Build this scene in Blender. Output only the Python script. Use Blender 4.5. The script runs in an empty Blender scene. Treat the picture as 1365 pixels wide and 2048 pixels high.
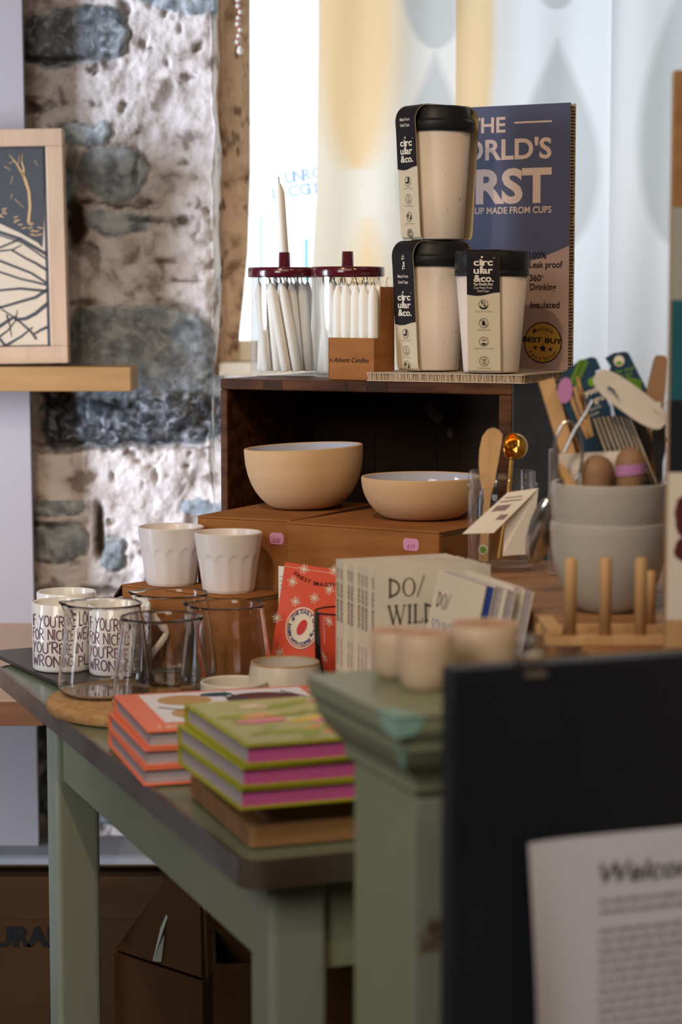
import bpy, math, random
import numpy as np
from mathutils import Vector, Matrix, Euler
R = math.radians
random.seed(7)
EYE = 1.18                      # camera height, table top is 0.75
TT = 0.75
F = 4200.0                      # focal length in pixels of the 1365x2048 frame
PITCH = math.atan(424 / F)
sc = bpy.context.scene
col = sc.collection
# ------------------------------------------------------------------ camera, light, exposure
cd = bpy.data.cameras.new('camera'); cam = bpy.data.objects.new('camera', cd); col.objects.link(cam)
cam.location = (0, 0, EYE); cam.rotation_euler = (math.pi / 2 - PITCH, 0, 0)
cd.sensor_fit = 'VERTICAL'; cd.sensor_height = 36; cd.sensor_width = 24
cd.lens = F / 2048 * 36; cd.clip_start = 0.05; cd.clip_end = 100
cd.dof.use_dof = True; cd.dof.focus_distance = 2.53; cd.dof.aperture_fstop = 6.0
sc.camera = cam
sc.view_settings.view_transform = 'Standard'; sc.view_settings.look = 'None'
sc.view_settings.exposure = 0.0; sc.view_settings.gamma = 1.0; sc.view_settings.use_curve_mapping = False
w = bpy.data.worlds.new('sky'); sc.world = w; w.use_nodes = True
bg = w.node_tree.nodes['Background']; bg.inputs[0].default_value = (0.93, 0.96, 1.0, 1); bg.inputs[1].default_value = 1.7

def lamp(name, kind, loc, target, energy, color, size=0.1, spot=None, blend=0.3, sy=None):
    d = bpy.data.lights.new(name, kind); o = bpy.data.objects.new(name, d); col.objects.link(o)
    o.location = loc; o.rotation_euler = (Vector(target) - Vector(loc)).to_track_quat('-Z', 'Y').to_euler()
    d.energy = energy; d.color = color
    if kind == 'AREA':
        d.size = size
        if sy: d.shape = 'RECTANGLE'; d.size_y = sy
    else: d.shadow_soft_size = size
    if spot: d.spot_size = R(spot); d.spot_blend = blend
    return o
lamp('ceiling_spot', 'SPOT', (-0.55, 0.85, 2.55), (0.0, 2.35, 1.1), 50, (1.0, 0.72, 0.46), 0.02, 48, 0.5)
lamp('ceiling_spot', 'SPOT', (0.9, 0.7, 2.55), (0.15, 1.9, 0.8), 17, (1.0, 0.72, 0.46), 0.03, 60, 0.6)
lamp('ceiling_fill', 'AREA', (0.0, 0.0, 2.65), (0.0, 1.6, 0), 12.5, (1.0, 0.71, 0.45), 1.2)  # added warm fill from above, not a fixture
lamp('side_window_daylight', 'AREA', (-2.2, 2.15, 1.15), (-0.45, 3.5, 1.05), 21, (0.74, 0.83, 1.0), 0.7, sy=1.7).data.spread = R(72)
lamp('foreground_fill', 'AREA', (-1.25, -0.45, 2.1), (0.1, 1.8, 0.95), 25, (0.97, 0.91, 0.85), 1.0, sy=1.0)  # added fill lamp that brightens the foreground

# ------------------------------------------------------------------ pixel rays (used to work out where things stand)
_c, _s = math.cos(PITCH), math.sin(PITCH)
def ray(px, py):
    u = (px - 682.5) / F; v = (py - 1024) / F
    return Vector((u, _c - v * _s, -_s - v * _c))
def P(px, py, d):
    r = ray(px, py); return Vector((0, 0, EYE)) + r * (d / r.y)
def PZ(px, py, z):
    r = ray(px, py); return Vector((0, 0, EYE)) + r * ((z - EYE) / r.z)

# ------------------------------------------------------------------ materials
def mat(name, c, rough=0.6, metal=0.0, c2=None, nscale=8.0, nlo=0.4, nhi=0.65, stretch=None, bump=0.0, bscale=60.0,
        trans=0.0, spec=0.5, coat=0.0, c3=None, ior=1.45, detail=6, alpha=None):
    m = bpy.data.materials.new(name); m.use_nodes = True; nt = m.node_tree; N = nt.nodes; L = nt.links
    b = N['Principled BSDF']
    b.inputs['Roughness'].default_value = rough; b.inputs['Metallic'].default_value = metal
    b.inputs['Specular IOR Level'].default_value = spec; b.inputs['Coat Weight'].default_value = coat
    b.inputs['Transmission Weight'].default_value = trans; b.inputs['IOR'].default_value = ior
    b.inputs['Base Color'].default_value = (*c, 1)
    if c2 or bump:
        tc = N.new('ShaderNodeTexCoord'); mp = N.new('ShaderNodeMapping'); L.new(tc.outputs['Object'], mp.inputs[0])
        if stretch: mp.inputs['Scale'].default_value = stretch
    if c2:
        n = N.new('ShaderNodeTexNoise'); n.inputs['Scale'].default_value = nscale; n.inputs['Detail'].default_value = detail
        L.new(mp.outputs[0], n.inputs[0])
        r = N.new('ShaderNodeValToRGB'); r.color_ramp.elements[0].position = nlo; r.color_ramp.elements[1].position = nhi
        r.color_ramp.elements[0].color = (*c, 1); r.color_ramp.elements[1].color = (*c2, 1)
        if c3:
            e = r.color_ramp.elements.new((nlo + nhi) / 2); e.color = (*c3, 1)
        L.new(n.outputs['Fac'], r.inputs[0]); L.new(r.outputs[0], b.inputs['Base Color'])
    if bump:
        n2 = N.new('ShaderNodeTexNoise'); n2.inputs['Scale'].default_value = bscale; n2.inputs['Detail'].default_value = 4
        L.new(mp.outputs[0], n2.inputs[0])
        bp = N.new('ShaderNodeBump'); bp.inputs['Strength'].default_value = bump; bp.inputs['Distance'].default_value = 0.002
        L.new(n2.outputs['Fac'], bp.inputs['Height']); L.new(bp.outputs[0], b.inputs['Normal'])
    return m
def thin_glass(name, tint=(0.97, 0.98, 0.97), base=0.04, edge=0.5):
    m = bpy.data.materials.new(name); m.use_nodes = True; nt = m.node_tree; N = nt.nodes; L = nt.links
    N.remove(N['Principled BSDF'])
    t = N.new('ShaderNodeBsdfTransparent'); t.inputs[0].default_value = (*tint, 1)
    g = N.new('ShaderNodeBsdfGlossy'); g.inputs['Roughness'].default_value = 0.03; g.inputs[0].default_value = (0.95, 0.97, 1, 1)
    lw = N.new('ShaderNodeLayerWeight'); lw.inputs[0].default_value = 0.35
    mr = N.new('ShaderNodeMapRange'); mr.inputs['To Min'].default_value = base; mr.inputs['To Max'].default_value = edge
    mx = N.new('ShaderNodeMixShader'); L.new(lw.outputs['Facing'], mr.inputs['Value']); L.new(mr.outputs[0], mx.inputs[0])
    L.new(t.outputs[0], mx.inputs[1]); L.new(g.outputs[0], mx.inputs[2]); L.new(mx.outputs[0], N['Material Output'].inputs[0])
    return m
M = {}
M['kraft'] = mat('kraft_card', (0.34, 0.142, 0.044), 0.85, spec=0.12, c2=(0.285, 0.112, 0.034), nscale=14, stretch=(1, 1, 6), bump=0.12, bscale=220)
M['kraft_edge'] = mat('kraft_edge', (0.15, 0.085, 0.04), 0.9)
M['kraft_dark'] = mat('shaded_kraft_card', (0.070, 0.034, 0.014), 0.9, spec=0.1, c2=(0.054, 0.026, 0.010), nscale=7, bump=0.1, bscale=90)  # darker kraft: the shade under the table is put into the colour
M['crate'] = mat('stained_crate_wood', (0.048, 0.016, 0.005), 0.5, spec=0.18, c2=(0.125, 0.046, 0.014), nscale=9, stretch=(1, 6, 6), bump=0.35, bscale=40)
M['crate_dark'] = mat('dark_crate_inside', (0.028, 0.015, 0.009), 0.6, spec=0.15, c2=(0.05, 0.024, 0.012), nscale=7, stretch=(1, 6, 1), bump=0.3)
M['crate_blue'] = mat('worn_dark_blue_paint', (0.026, 0.033, 0.045), 0.55, c2=(0.085, 0.055, 0.04), nscale=16, nlo=0.60, nhi=0.70, bump=0.3)
M['crate_patch'] = mat('pale_worn_patch', (0.20, 0.15, 0.10), 0.8, c2=(0.12, 0.09, 0.06), nscale=40)
M['shelf_wood'] = mat('pine_shelf', (0.40, 0.215, 0.075), 0.5, c2=(0.34, 0.175, 0.06), nscale=5, stretch=(1, 8, 8), bump=0.1)
M['frame_wood'] = mat('pale_frame_wood', (0.52, 0.35, 0.225), 0.5, c2=(0.47, 0.31, 0.20), nscale=6, stretch=(8, 8, 1))
M['shelf_dark'] = mat('brown_shelf', (0.24, 0.11, 0.055), 0.4, c2=(0.17, 0.075, 0.035), nscale=6, stretch=(1, 8, 8))
M['bench_wood'] = mat('orange_crate_wood', (0.36, 0.185, 0.075), 0.55, c2=(0.23, 0.105, 0.04), nscale=7, stretch=(1, 7, 7), bump=0.3)
M['peg_wood'] = mat('light_peg_wood', (0.58, 0.36, 0.17), 0.55, c2=(0.50, 0.30, 0.135), nscale=10, stretch=(8, 8, 1))
M['board_wood'] = mat('brown_board_wood', (0.33, 0.175, 0.07), 0.5, c2=(0.25, 0.125, 0.05), nscale=8, stretch=(1, 8, 8))
M['bamboo'] = mat('bamboo', (0.60, 0.37, 0.16), 0.5, c2=(0.50, 0.29, 0.12), nscale=18, stretch=(5, 5, 1), bump=0.1)
M['ball_wood'] = mat('brown_handle_wood', (0.30, 0.175, 0.095), 0.6, c2=(0.25, 0.14, 0.075), nscale=18)
M['white_panel'] = mat('white_painted_board', (0.36, 0.325, 0.335), 0.6)
M['green'] = mat('sage_green_paint', (0.27, 0.30, 0.185), 0.38, c2=(0.235, 0.265, 0.16), nscale=3, bump=0.12, bscale=30)
M['green_top'] = mat('green_table_top', (0.16, 0.215, 0.145), 0.22, c2=(0.13, 0.18, 0.12), nscale=5)
M['table_leg'] = mat('chipped_pale_green_paint', (0.27, 0.30, 0.235), 0.4, c2=(0.13, 0.07, 0.035), nscale=11, nlo=0.70, nhi=0.73, bump=0.2, bscale=30)
M['rim'] = mat('dull_metal_edging', (0.24, 0.22, 0.20), 0.32, metal=0.7, c2=(0.17, 0.12, 0.09), nscale=12)
M['white_glaze'] = mat('white_glazed_ceramic', (0.80, 0.745, 0.715), 0.28, coat=0.2)
M['mug_white'] = mat('white_china', (0.85, 0.83, 0.79), 0.15, coat=0.5)
M['cream_glaze'] = mat('cream_stoneware', (0.66, 0.62, 0.55), 0.3, coat=0.2, c2=(0.60, 0.56, 0.49), nscale=6)
M['grey_glaze'] = mat('grey_white_stoneware', (0.46, 0.45, 0.42), 0.25, coat=0.3, c2=(0.41, 0.40, 0.375), nscale=7)
M['brown_rim'] = mat('brown_glaze_rim', (0.40, 0.27, 0.13), 0.3)
M['bowl_out'] = mat('matt_cream_clay', (0.68, 0.45, 0.24), 0.75, c2=(0.63, 0.41, 0.215), nscale=5, stretch=(1, 1, 12))
M['bowl_in'] = mat('pale_blue_glaze', (0.50, 0.52, 0.60), 0.12, coat=0.6)
M['purple_ink'] = mat('plum_ink', (0.13, 0.045, 0.10), 0.4)
M['candle'] = mat('white_wax', (0.93, 0.88, 0.80), 0.55); M['candle'].node_tree.nodes['Principled BSDF'].inputs['Subsurface Weight'].default_value = 0.15
M['wick'] = mat('waxed_wick', (0.26, 0.20, 0.14), 0.8)
M['wick_pale'] = mat('pale_wick', (0.72, 0.60, 0.40), 0.8)
M['oxblood'] = mat('oxblood_lacquer', (0.085, 0.006, 0.014), 0.18, coat=0.7)
M['black_lid'] = mat('matt_black_plastic', (0.014, 0.015, 0.016), 0.42, spec=0.3)
M['cup_body'] = mat('speckled_cream_shell', (0.80, 0.70, 0.60), 0.5, c2=(0.30, 0.24, 0.18), nscale=190, nlo=0.71, nhi=0.75, detail=2)
M['black_card'] = mat('black_card', (0.014, 0.010, 0.010), 0.6, spec=0.15)
M['beige_card'] = mat('beige_card', (0.60, 0.50, 0.33), 0.7)
M['beige_ink'] = mat('beige_ink', (0.72, 0.64, 0.50), 0.7)
M['black_ink'] = mat('black_ink', (0.016, 0.016, 0.018), 0.8, spec=0.1)
M['grey_ink'] = mat('grey_ink', (0.30, 0.25, 0.18), 0.7)
M['poster_blue'] = mat('slate_blue_print', (0.062, 0.070, 0.135), 0.6)
M['poster_pink'] = mat('dusty_pink_print', (0.40, 0.275, 0.245), 0.65)
M['poster_text'] = mat('pale_pink_lettering', (0.62, 0.47, 0.40), 0.65)
M['dot_ink'] = mat('mauve_dot_ink', (0.27, 0.18, 0.20), 0.65)
M['gold'] = mat('ochre_badge', (0.48, 0.26, 0.04), 0.5)
M['comb'] = mat('honeycomb_card_core', (0.66, 0.50, 0.31), 0.85)
M['liner'] = mat('card_liner', (0.50, 0.40, 0.29), 0.8)
M['comb_dark'] = mat('inner_card_core', (0.30, 0.20, 0.115), 0.9)
M['pink_tag'] = mat('pink_price_sticker', (0.70, 0.31, 0.50), 0.6)
M['pink_ink'] = mat('faded_sticker_ink', (0.40, 0.12, 0.28), 0.6)
M['red_pack'] = mat('red_foil_print', (0.72, 0.075, 0.022), 0.42)
M['white_ink'] = mat('white_ink', (0.82, 0.76, 0.66), 0.6)
M['navy_ink'] = mat('navy_ink', (0.02, 0.03, 0.16), 0.6)
M['red_ink'] = mat('red_ink', (0.62, 0.03, 0.03), 0.6)
M['book_cream'] = mat('cream_book_cover', (0.72, 0.68, 0.59), 0.65)
M['book_text'] = mat('charcoal_lettering', (0.075, 0.065, 0.055), 0.7)
M['blue_text'] = mat('pale_blue_lettering', (0.27, 0.32, 0.56), 0.7)
M['blue_cover'] = mat('royal_blue_cover', (0.035, 0.065, 0.35), 0.5)
M['pages'] = mat('page_edges', (0.62, 0.57, 0.53), 0.85, c2=(0.54, 0.49, 0.46), nscale=30, stretch=(1, 1, 30))
M['pages_grey'] = mat('lavender_page_edges', (0.46, 0.42, 0.47), 0.85, c2=(0.40, 0.36, 0.42), nscale=20, stretch=(1, 1, 40))
M['pages_pink'] = mat('magenta_page_edges', (0.58, 0.105, 0.33), 0.8, c2=(0.52, 0.09, 0.29), nscale=20, stretch=(1, 1, 40))
M['orange_cover'] = mat('coral_orange_cover', (0.80, 0.20, 0.105), 0.5)
M['lime_cover'] = mat('lime_green_cover', (0.34, 0.35, 0.015), 0.5)
M['cork'] = mat('cork', (0.52, 0.315, 0.145), 0.85, c2=(0.40, 0.225, 0.09), nscale=130, nlo=0.4, nhi=0.6, bump=0.4, bscale=200)
M['slate'] = mat('black_slate', (0.032, 0.024, 0.022), 0.38, c2=(0.05, 0.036, 0.032), nscale=10, bump=0.2)
M['sign_black'] = mat('black_chalkboard', (0.008, 0.010, 0.016), 0.42, spec=0.4, c2=(0.020, 0.022, 0.028), nscale=3)
M['paper'] = mat('white_paper', (0.76, 0.78, 0.90), 0.7)
M['paper_warm'] = mat('warm_white_paper', (0.78, 0.71, 0.62), 0.7)
M['brass'] = mat('polished_brass', (0.85, 0.48, 0.10), 0.16, metal=1.0)
M['steel'] = mat('polished_steel', (0.62, 0.62, 0.62), 0.18, metal=1.0)
M['clip'] = mat('dull_nickel', (0.38, 0.34, 0.30), 0.3, metal=0.9)
M['navy_card'] = mat('deep_teal_navy_card', (0.008, 0.045, 0.095), 0.6)
M['leaf'] = mat('leaf_green_ink', (0.16, 0.36, 0.02), 0.6)
M['tan_ink'] = mat('tan_ink', (0.52, 0.32, 0.14), 0.6)
M['violet'] = mat('violet_pink_label', (0.50, 0.22, 0.48), 0.6)
M['teal'] = mat('deep_teal_print', (0.005, 0.10, 0.13), 0.6)
M['grey_card'] = mat('grey_green_card', (0.33, 0.36, 0.33), 0.7)
M['dark_red'] = mat('dark_red_print', (0.10, 0.012, 0.015), 0.6)
M['stripe_dark'] = mat('charcoal_cloth', (0.018, 0.018, 0.022), 0.9)
M['stripe_pale'] = mat('oatmeal_cloth', (0.46, 0.41, 0.33), 0.9)
M['rubber'] = mat('black_nylon', (0.02, 0.022, 0.024), 0.4)
M['white_card'] = mat('white_card', (0.80, 0.755, 0.69), 0.6)
M['glass'] = mat('clear_glass', (1, 1, 1), 0.0, trans=1.0, ior=1.36)
M['jar_glass'] = thin_glass('thin_clear_glass', (0.998, 0.998, 0.995), 0.012, 0.38)
M['pane'] = thin_glass('window_glass', (0.97, 0.99, 1.0), 0.03, 0.2)
M['wax_orange'] = mat('warm_wax', (0.62, 0.32, 0.16), 0.5)
M['wax_cup'] = mat('frosted_cream_cup', (0.66, 0.50, 0.37), 0.45)
M['art_black'] = mat('black_lino_ink', (0.045, 0.045, 0.05), 0.6)
M['art_paper'] = mat('cream_print_paper', (0.56, 0.44, 0.31), 0.6)
M['brick_red'] = mat('red_thread', (0.45, 0.07, 0.07), 0.6)
M['blue_tape'] = mat('blue_tape', (0.01, 0.05, 0.30), 0.5)
M['teal_line'] = mat('pale_teal_line', (0.25, 0.62, 0.66), 0.6)
def film(name, c):
    m = bpy.data.materials.new(name); m.use_nodes = True; nt = m.node_tree; nt.nodes.remove(nt.nodes['Principled BSDF']); t = nt.nodes.new('ShaderNodeBsdfTransparent'); t.inputs[0].default_value = (*c, 1); nt.links.new(t.outputs[0], nt.nodes['Material Output'].inputs[0]); return m
M['blue_letter'] = film('blue_window_film', (0.42, 0.52, 0.80))
M['teal_line'] = film('teal_window_film', (0.45, 0.74, 0.78))
M['notice_ink'] = mat('faded_grey_ink', (0.36, 0.34, 0.34), 0.8)
M['floor'] = mat('dark_floor_boards', (0.07, 0.045, 0.03), 0.5, c2=(0.045, 0.028, 0.018), nscale=5, stretch=(8, 1, 1))
M['plaster'] = mat('warm_plaster', (0.55, 0.50, 0.44), 0.9, c2=(0.50, 0.45, 0.40), nscale=4)
M['ledge'] = mat('grey_painted_ledge', (0.34, 0.35, 0.37), 0.7, c2=(0.26, 0.27, 0.29), nscale=6, bump=0.3)
M['sill'] = mat('cream_sill', (0.74, 0.66, 0.52), 0.6)

# ------------------------------------------------------------------ mesh collector
class MB:
    def __init__(s): s.v = []; s.f = []; s.m = []; s.sm = []
    def add(s, vs, fs, m=0, smooth=False):
        o = len(s.v); s.v += [tuple(x) for x in vs]
        for f in fs: s.f.append([i + o for i in f]); s.m.append(m); s.sm.append(smooth)
        return s
    def box(s, x0, x1, y0, y1, z0, z1, m=0, T=None):
        vs = [Vector((x, y, z)) for z in (z0, z1) for x, y in ((x0, y0), (x1, y0), (x1, y1), (x0, y1))]
        if T is not None: vs = [T @ v for v in vs]
        return s.add(vs, [(3, 2, 1, 0), (4, 5, 6, 7), (0, 1, 5, 4), (1, 2, 6, 5), (2, 3, 7, 6), (3, 0, 4, 7)], m)
    def prism(s, pts, t0, t1, T=None, m=0, smooth=False):       # polygon in local XY, from z=t0 to z=t1
        n = len(pts); T = T or Matrix()
        vs = [T @ Vector((p[0], p[1], t)) for t in (t0, t1) for p in pts]
        s.add(vs, [tuple(range(n - 1, -1, -1)), tuple(range(n, 2 * n))], m)
        return s.add(vs, [(i, (i + 1) % n, n + (i + 1) % n, n + i) for i in range(n)], m, smooth)
    def lathe(s, prof, n=56, c=(0, 0, 0), m=0, a0=0.0, fn=None):
        vs = []; fs = []
        for r, z in prof:
            for k in range(n):
                a = a0 + 2 * math.pi * k / n; rr, zz = (r, z) if fn is None else fn(r, z, a)
                vs.append((c[0] + rr * math.cos(a), c[1] + rr * math.sin(a), c[2] + zz))
        for i in range(len(prof) - 1):
            if prof[i] == prof[i + 1]: continue
            for k in range(n): fs.append((i * n + k, i * n + (k + 1) % n, (i + 1) * n + (k + 1) % n, (i + 1) * n + k))
        if prof[0][0] < 1e-5: pass
        return s.add(vs, fs, m, True)
    def tube(s, pts, r, n=10, m=0, flat=1.0, up=None):
        pts = [Vector(p) for p in pts]; k = len(pts); rs = r if isinstance(r, (list, tuple)) else [r] * k
        vs = []; fs = []; ref = Vector(up) if up else None
        for i, p in enumerate(pts):
            t = (pts[min(i + 1, k - 1)] - pts[max(i - 1, 0)]).normalized()
            if ref is None: ref = Vector((0, 0, 1)) if abs(t.z) < 0.9 else Vector((1, 0, 0))
            a = t.cross(ref)
            if a.length < 1e-4: a = t.cross(Vector((0, 1, 0)))
            a.normalize(); b = a.cross(t).normalized()
            if not up: ref = b
            for j in range(n):
                th = 2 * math.pi * j / n; vs.append(p + a * math.cos(th) * rs[i] + b * math.sin(th) * rs[i] * flat)
        for i in range(k - 1):
            for j in range(n): fs.append((i * n + j, i * n + (j + 1) % n, (i + 1) * n + (j + 1) % n, (i + 1) * n + j))
        s.add(vs, fs, m, True)
        return s.add([vs[j] for j in range(n)] + [vs[(k - 1) * n + j] for j in range(n)], [tuple(range(n)), tuple(range(2 * n - 1, n - 1, -1))], m)
    def ball(s, c, rx, ry=None, rz=None, T=None, m=0, n=24):
        ry = ry or rx; rz = rz or rx; T = T or Matrix(); vs = []; fs = []; h = n // 2
        for i in range(h + 1):
            ph = math.pi * i / h
            for k in range(n):
                a = 2 * math.pi * k / n
                vs.append(Vector(c) + T.to_3x3() @ Vector((rx * math.sin(ph) * math.cos(a), ry * math.sin(ph) * math.sin(a), rz * math.cos(ph))))
        for i in range(h):
            for k in range(n): fs.append((i * n + k, (i + 1) * n + k, (i + 1) * n + (k + 1) % n, i * n + (k + 1) % n))
        return s.add(vs, fs, m, True)
    def flat(s, g, mp, m=0):                                # g = (verts2d, faces); mp maps (u,v) to a point
        return s.add([mp(u, v) for u, v in g[0]], g[1], m)
    def build(s, name, mats, parent=None, bevel=0.0, label=None, seg=2, solid=0.0):
        me = bpy.data.meshes.new(name); me.from_pydata([tuple(v) for v in s.v], [], s.f)
        me.polygons.foreach_set('material_index', s.m); me.polygons.foreach_set('use_smooth', s.sm)
        for x in (mats if isinstance(mats, list) else [mats]): me.materials.append(M[x] if isinstance(x, str) else x)
        me.update(); o = bpy.data.objects.new(name, me); col.objects.link(o)
        if parent: o.parent = parent
        if bevel:
            b = o.modifiers.new('bevel', 'BEVEL'); b.width = bevel; b.segments = seg; b.limit_method = 'ANGLE'; b.angle_limit = R(40)
        if solid:
            b = o.modifiers.new('solid', 'SOLIDIFY'); b.thickness = solid; b.offset = 0
        if label: o['label'] = label
        return o
def tag(o, label, cat, group=None, kind=None):
    o['label'] = label; o['category'] = cat
    if group: o['group'] = group
    if kind: o['kind'] = kind
    return o
def thing(name, label, cat, loc=(0, 0, 0), rz=0.0, group=None, rot=None):
    o = bpy.data.objects.new(name, None); col.objects.link(o); o.empty_display_size = 0.02
    o.location = loc; o.rotation_euler = rot if rot else (0, 0, rz)
    return tag(o, label, cat, group)
def struct(mb, name, mats, **k):
    o = mb.build(name, mats, **k); o['kind'] = 'structure'; return o
def copy_tree(o, parent=None):
    c = o.copy(); col.objects.link(c)
    if parent is not None: c.parent = parent
    for ch in [x for x in bpy.data.objects if x.parent == o]: copy_tree(ch, c)
    return c
def frame(o, u, v):
    o = Vector(o); u = Vector(u).normalized(); v = Vector(v); v = (v - u * v.dot(u)).normalized(); n = u.cross(v)
    T = Matrix(((u.x, v.x, n.x, o.x), (u.y, v.y, n.y, o.y), (u.z, v.z, n.z, o.z), (0, 0, 0, 1))); return T
def frame_v(o, v, u):
    v = Vector(v).normalized(); u = Vector(u); u = (u - v * u.dot(v)).normalized(); return frame(o, u, v)
def onplane(T, eps=0.0004, sx=1, sy=1): return lambda a, b: T @ Vector((a * sx, b * sy, eps))

# ------------------------------------------------------------------ flat shapes and lettering
def g_poly(pts): return ([tuple(p) for p in pts], [tuple(range(len(pts)))])
def g_move(g, dx=0, dy=0, sx=1, sy=1, rot=0):
    c, s_ = math.cos(rot), math.sin(rot)
    return ([(dx + c * x * sx - s_ * y * sy, dy + s_ * x * sx + c * y * sy) for x, y in g[0]], g[1])
def g_join(*gs):
    v = []; f = []
    for g in gs:
        o = len(v); v += g[0]; f += [tuple(i + o for i in q) for q in g[1]]
    return (v, f)
def g_rect(x0, y0, x1, y1): return g_poly([(x0, y0), (x1, y0), (x1, y1), (x0, y1)])
def g_disc(cx, cy, rx, ry=None, n=28): ry = ry or rx; return g_poly([(cx + rx * math.cos(2 * math.pi * k / n), cy + ry * math.sin(2 * math.pi * k / n)) for k in range(n)])
def g_ring(cx, cy, r0, r1, n=36, ky=1.0, a0=0, a1=360):
    v = []; f = []
    for k in range(n + 1):
        a = R(a0 + (a1 - a0) * k / n); v += [(cx + r0 * math.cos(a), cy + ky * r0 * math.sin(a)), (cx + r1 * math.cos(a), cy + ky * r1 * math.sin(a))]
    for k in range(n): f.append((2 * k, 2 * k + 1, 2 * k + 3, 2 * k + 2))
    return (v, f)
def g_star(cx, cy, r, k=5, inner=0.42, rot=0):
    pts = [(cx + (r if i % 2 == 0 else r * inner) * math.sin(rot + math.pi * i / k), cy + (r if i % 2 == 0 else r * inner) * math.cos(rot + math.pi * i / k)) for i in range(2 * k)]
    return ([(cx, cy)] + pts, [(0, i + 1, (i + 1) % (2 * k) + 1) for i in range(2 * k)])
def g_stroke(pts, w, w2=None, step=0.0):
    v = []; f = []; n = len(pts)
    if step:
        q = [pts[0]]
        for a, b in zip(pts[:-1], pts[1:]):
            k = max(1, int(math.hypot(b[0] - a[0], b[1] - a[1]) / step))
            q += [(a[0] + (b[0] - a[0]) * i / k, a[1] + (b[1] - a[1]) * i / k) for i in range(1, k + 1)]
        pts = q; n = len(pts)
    for i, p in enumerate(pts):
        a = pts[max(0, i - 1)]; b = pts[min(n - 1, i + 1)]
        tx, ty = b[0] - a[0], b[1] - a[1]; L_ = math.hypot(tx, ty) or 1; nx, ny = -ty / L_, tx / L_
        ww = (w if w2 is None else w + (w2 - w) * i / (n - 1)) / 2
        e = 0.0
        if i == 0: e = -ww * 0.8
        if i == n - 1: e = ww * 0.8
        px, py = p[0] + tx / L_ * e, p[1] + ty / L_ * e
        v += [(px + nx * ww, py + ny * ww), (px - nx * ww, py - ny * ww)]
    for i in range(n - 1): f.append((2 * i, 2 * i + 1, 2 * i + 3, 2 * i + 2))
    return (v, f)
def arc(cx, cy, rx, ry, a0, a1, n=10): return [(cx + rx * math.cos(R(a0 + (a1 - a0) * k / n)), cy + ry * math.sin(R(a0 + (a1 - a0) * k / n))) for k in range(n + 1)]
HF = {  # hand drawn capitals: width, strokes
 'A': (.56, [[(0, 0), (.28, 1), (.56, 0)], [(.1, .33), (.46, .33)]]), 'B': (.5, [[(0, 0), (0, 1)], [(0, 1)] + arc(.2, .77, .24, .23, 90, -90) + [(0, .54)], [(0, .54)] + arc(.22, .27, .28, .27, 90, -90) + [(0, 0)]]),
 'C': (.5, [arc(.3, .5, .3, .5, 55, 305)]), 'D': (.56, [[(0, 0), (0, 1)], [(0, 1)] + arc(.14, .5, .42, .5, 90, -90) + [(0, 0)]]),
 'E': (.44, [[(.44, 1), (0, 1), (0, 0), (.44, 0)], [(0, .52), (.36, .52)]]), 'F': (.42, [[(.42, 1), (0, 1), (0, 0)], [(0, .55), (.34, .55)]]),
 'G': (.56, [arc(.3, .5, .3, .5, 55, 330) + [(.56, .45), (.34, .45)]]), 'H': (.52, [[(0, 0), (0, 1)], [(.52, 0), (.52, 1)], [(0, .5), (.52, .5)]]),
 'I': (.06, [[(.03, 0), (.03, 1)]]), 'K': (.5, [[(0, 0), (0, 1)], [(.48, 1), (0, .45), (.5, 0)]]), 'L': (.4, [[(0, 1), (0, 0), (.4, 0)]]),
 'M': (.7, [[(0, 0), (.06, 1), (.35, .3), (.64, 1), (.7, 0)]]), 'N': (.54, [[(0, 0), (0, 1), (.54, 0), (.54, 1)]]),
 'O': (.58, [arc(.29, .5, .29, .5, 90, 450, 16)]), 'P': (.46, [[(0, 0), (0, 1)], [(0, 1)] + arc(.2, .73, .26, .27, 90, -90) + [(0, .46)]]),
 'R': (.5, [[(0, 0), (0, 1)], [(0, 1)] + arc(.2, .74, .26, .26, 90, -90) + [(0, .48)], [(.18, .48), (.5, 0)]]),
 'S': (.46, [arc(.24, .75, .21, .25, 40, 270) + arc(.22, .25, .23, .25, 90, -140)]), 'T': (.54, [[(0, 1), (.54, 1)], [(.27, 1), (.27, 0)]]),
 'U': (.52, [[(0, 1), (0, .3)] + arc(.26, .28, .26, .28, 180, 360) + [(.52, 1)]]), 'V': (.54, [[(0, 1), (.27, 0), (.54, 1)]]),
 'W': (.8, [[(0, 1), (.2, 0), (.4, .75), (.6, 0), (.8, 1)]]), 'X': (.5, [[(0, 0), (.5, 1)], [(0, 1), (.5, 0)]]), 'Y': (.52, [[(0, 1), (.26, .5)], [(.52, 1), (.26, .5), (.1, -.12)]]),
 "'": (.08, [[(.04, 1.05), (.02, .85)]]), ' ': (.3, []), '/': (.4, [[(0, -.05), (.4, 1.05)]]), '.': (.06, [[(0, 0), (.05, 0.02)]]), 'J': (.4, [[(.4, 1), (.4, .25)] + arc(.2, .25, .2, .25, 0, -150)])}
def hand(s, h, w, gap=0.16, step=0.0, jit=0.0, sx=1.0):
    x = 0; gs = []; rnd = random.Random(len(s) * 7 + 3)
    for ch in s:
        wd, st = HF.get(ch, HF[' ']); dy = rnd.uniform(-jit, jit); k = 1 + rnd.uniform(-jit, jit)
        for q in st: gs.append(g_stroke([(x + a * h * sx, (b * k + dy) * h) for a, b in q], w, step=step))
        x += (wd * sx + gap) * h
    return (g_join(*gs) if gs else ([], [])), x - gap * h
_fc = {}
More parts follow.
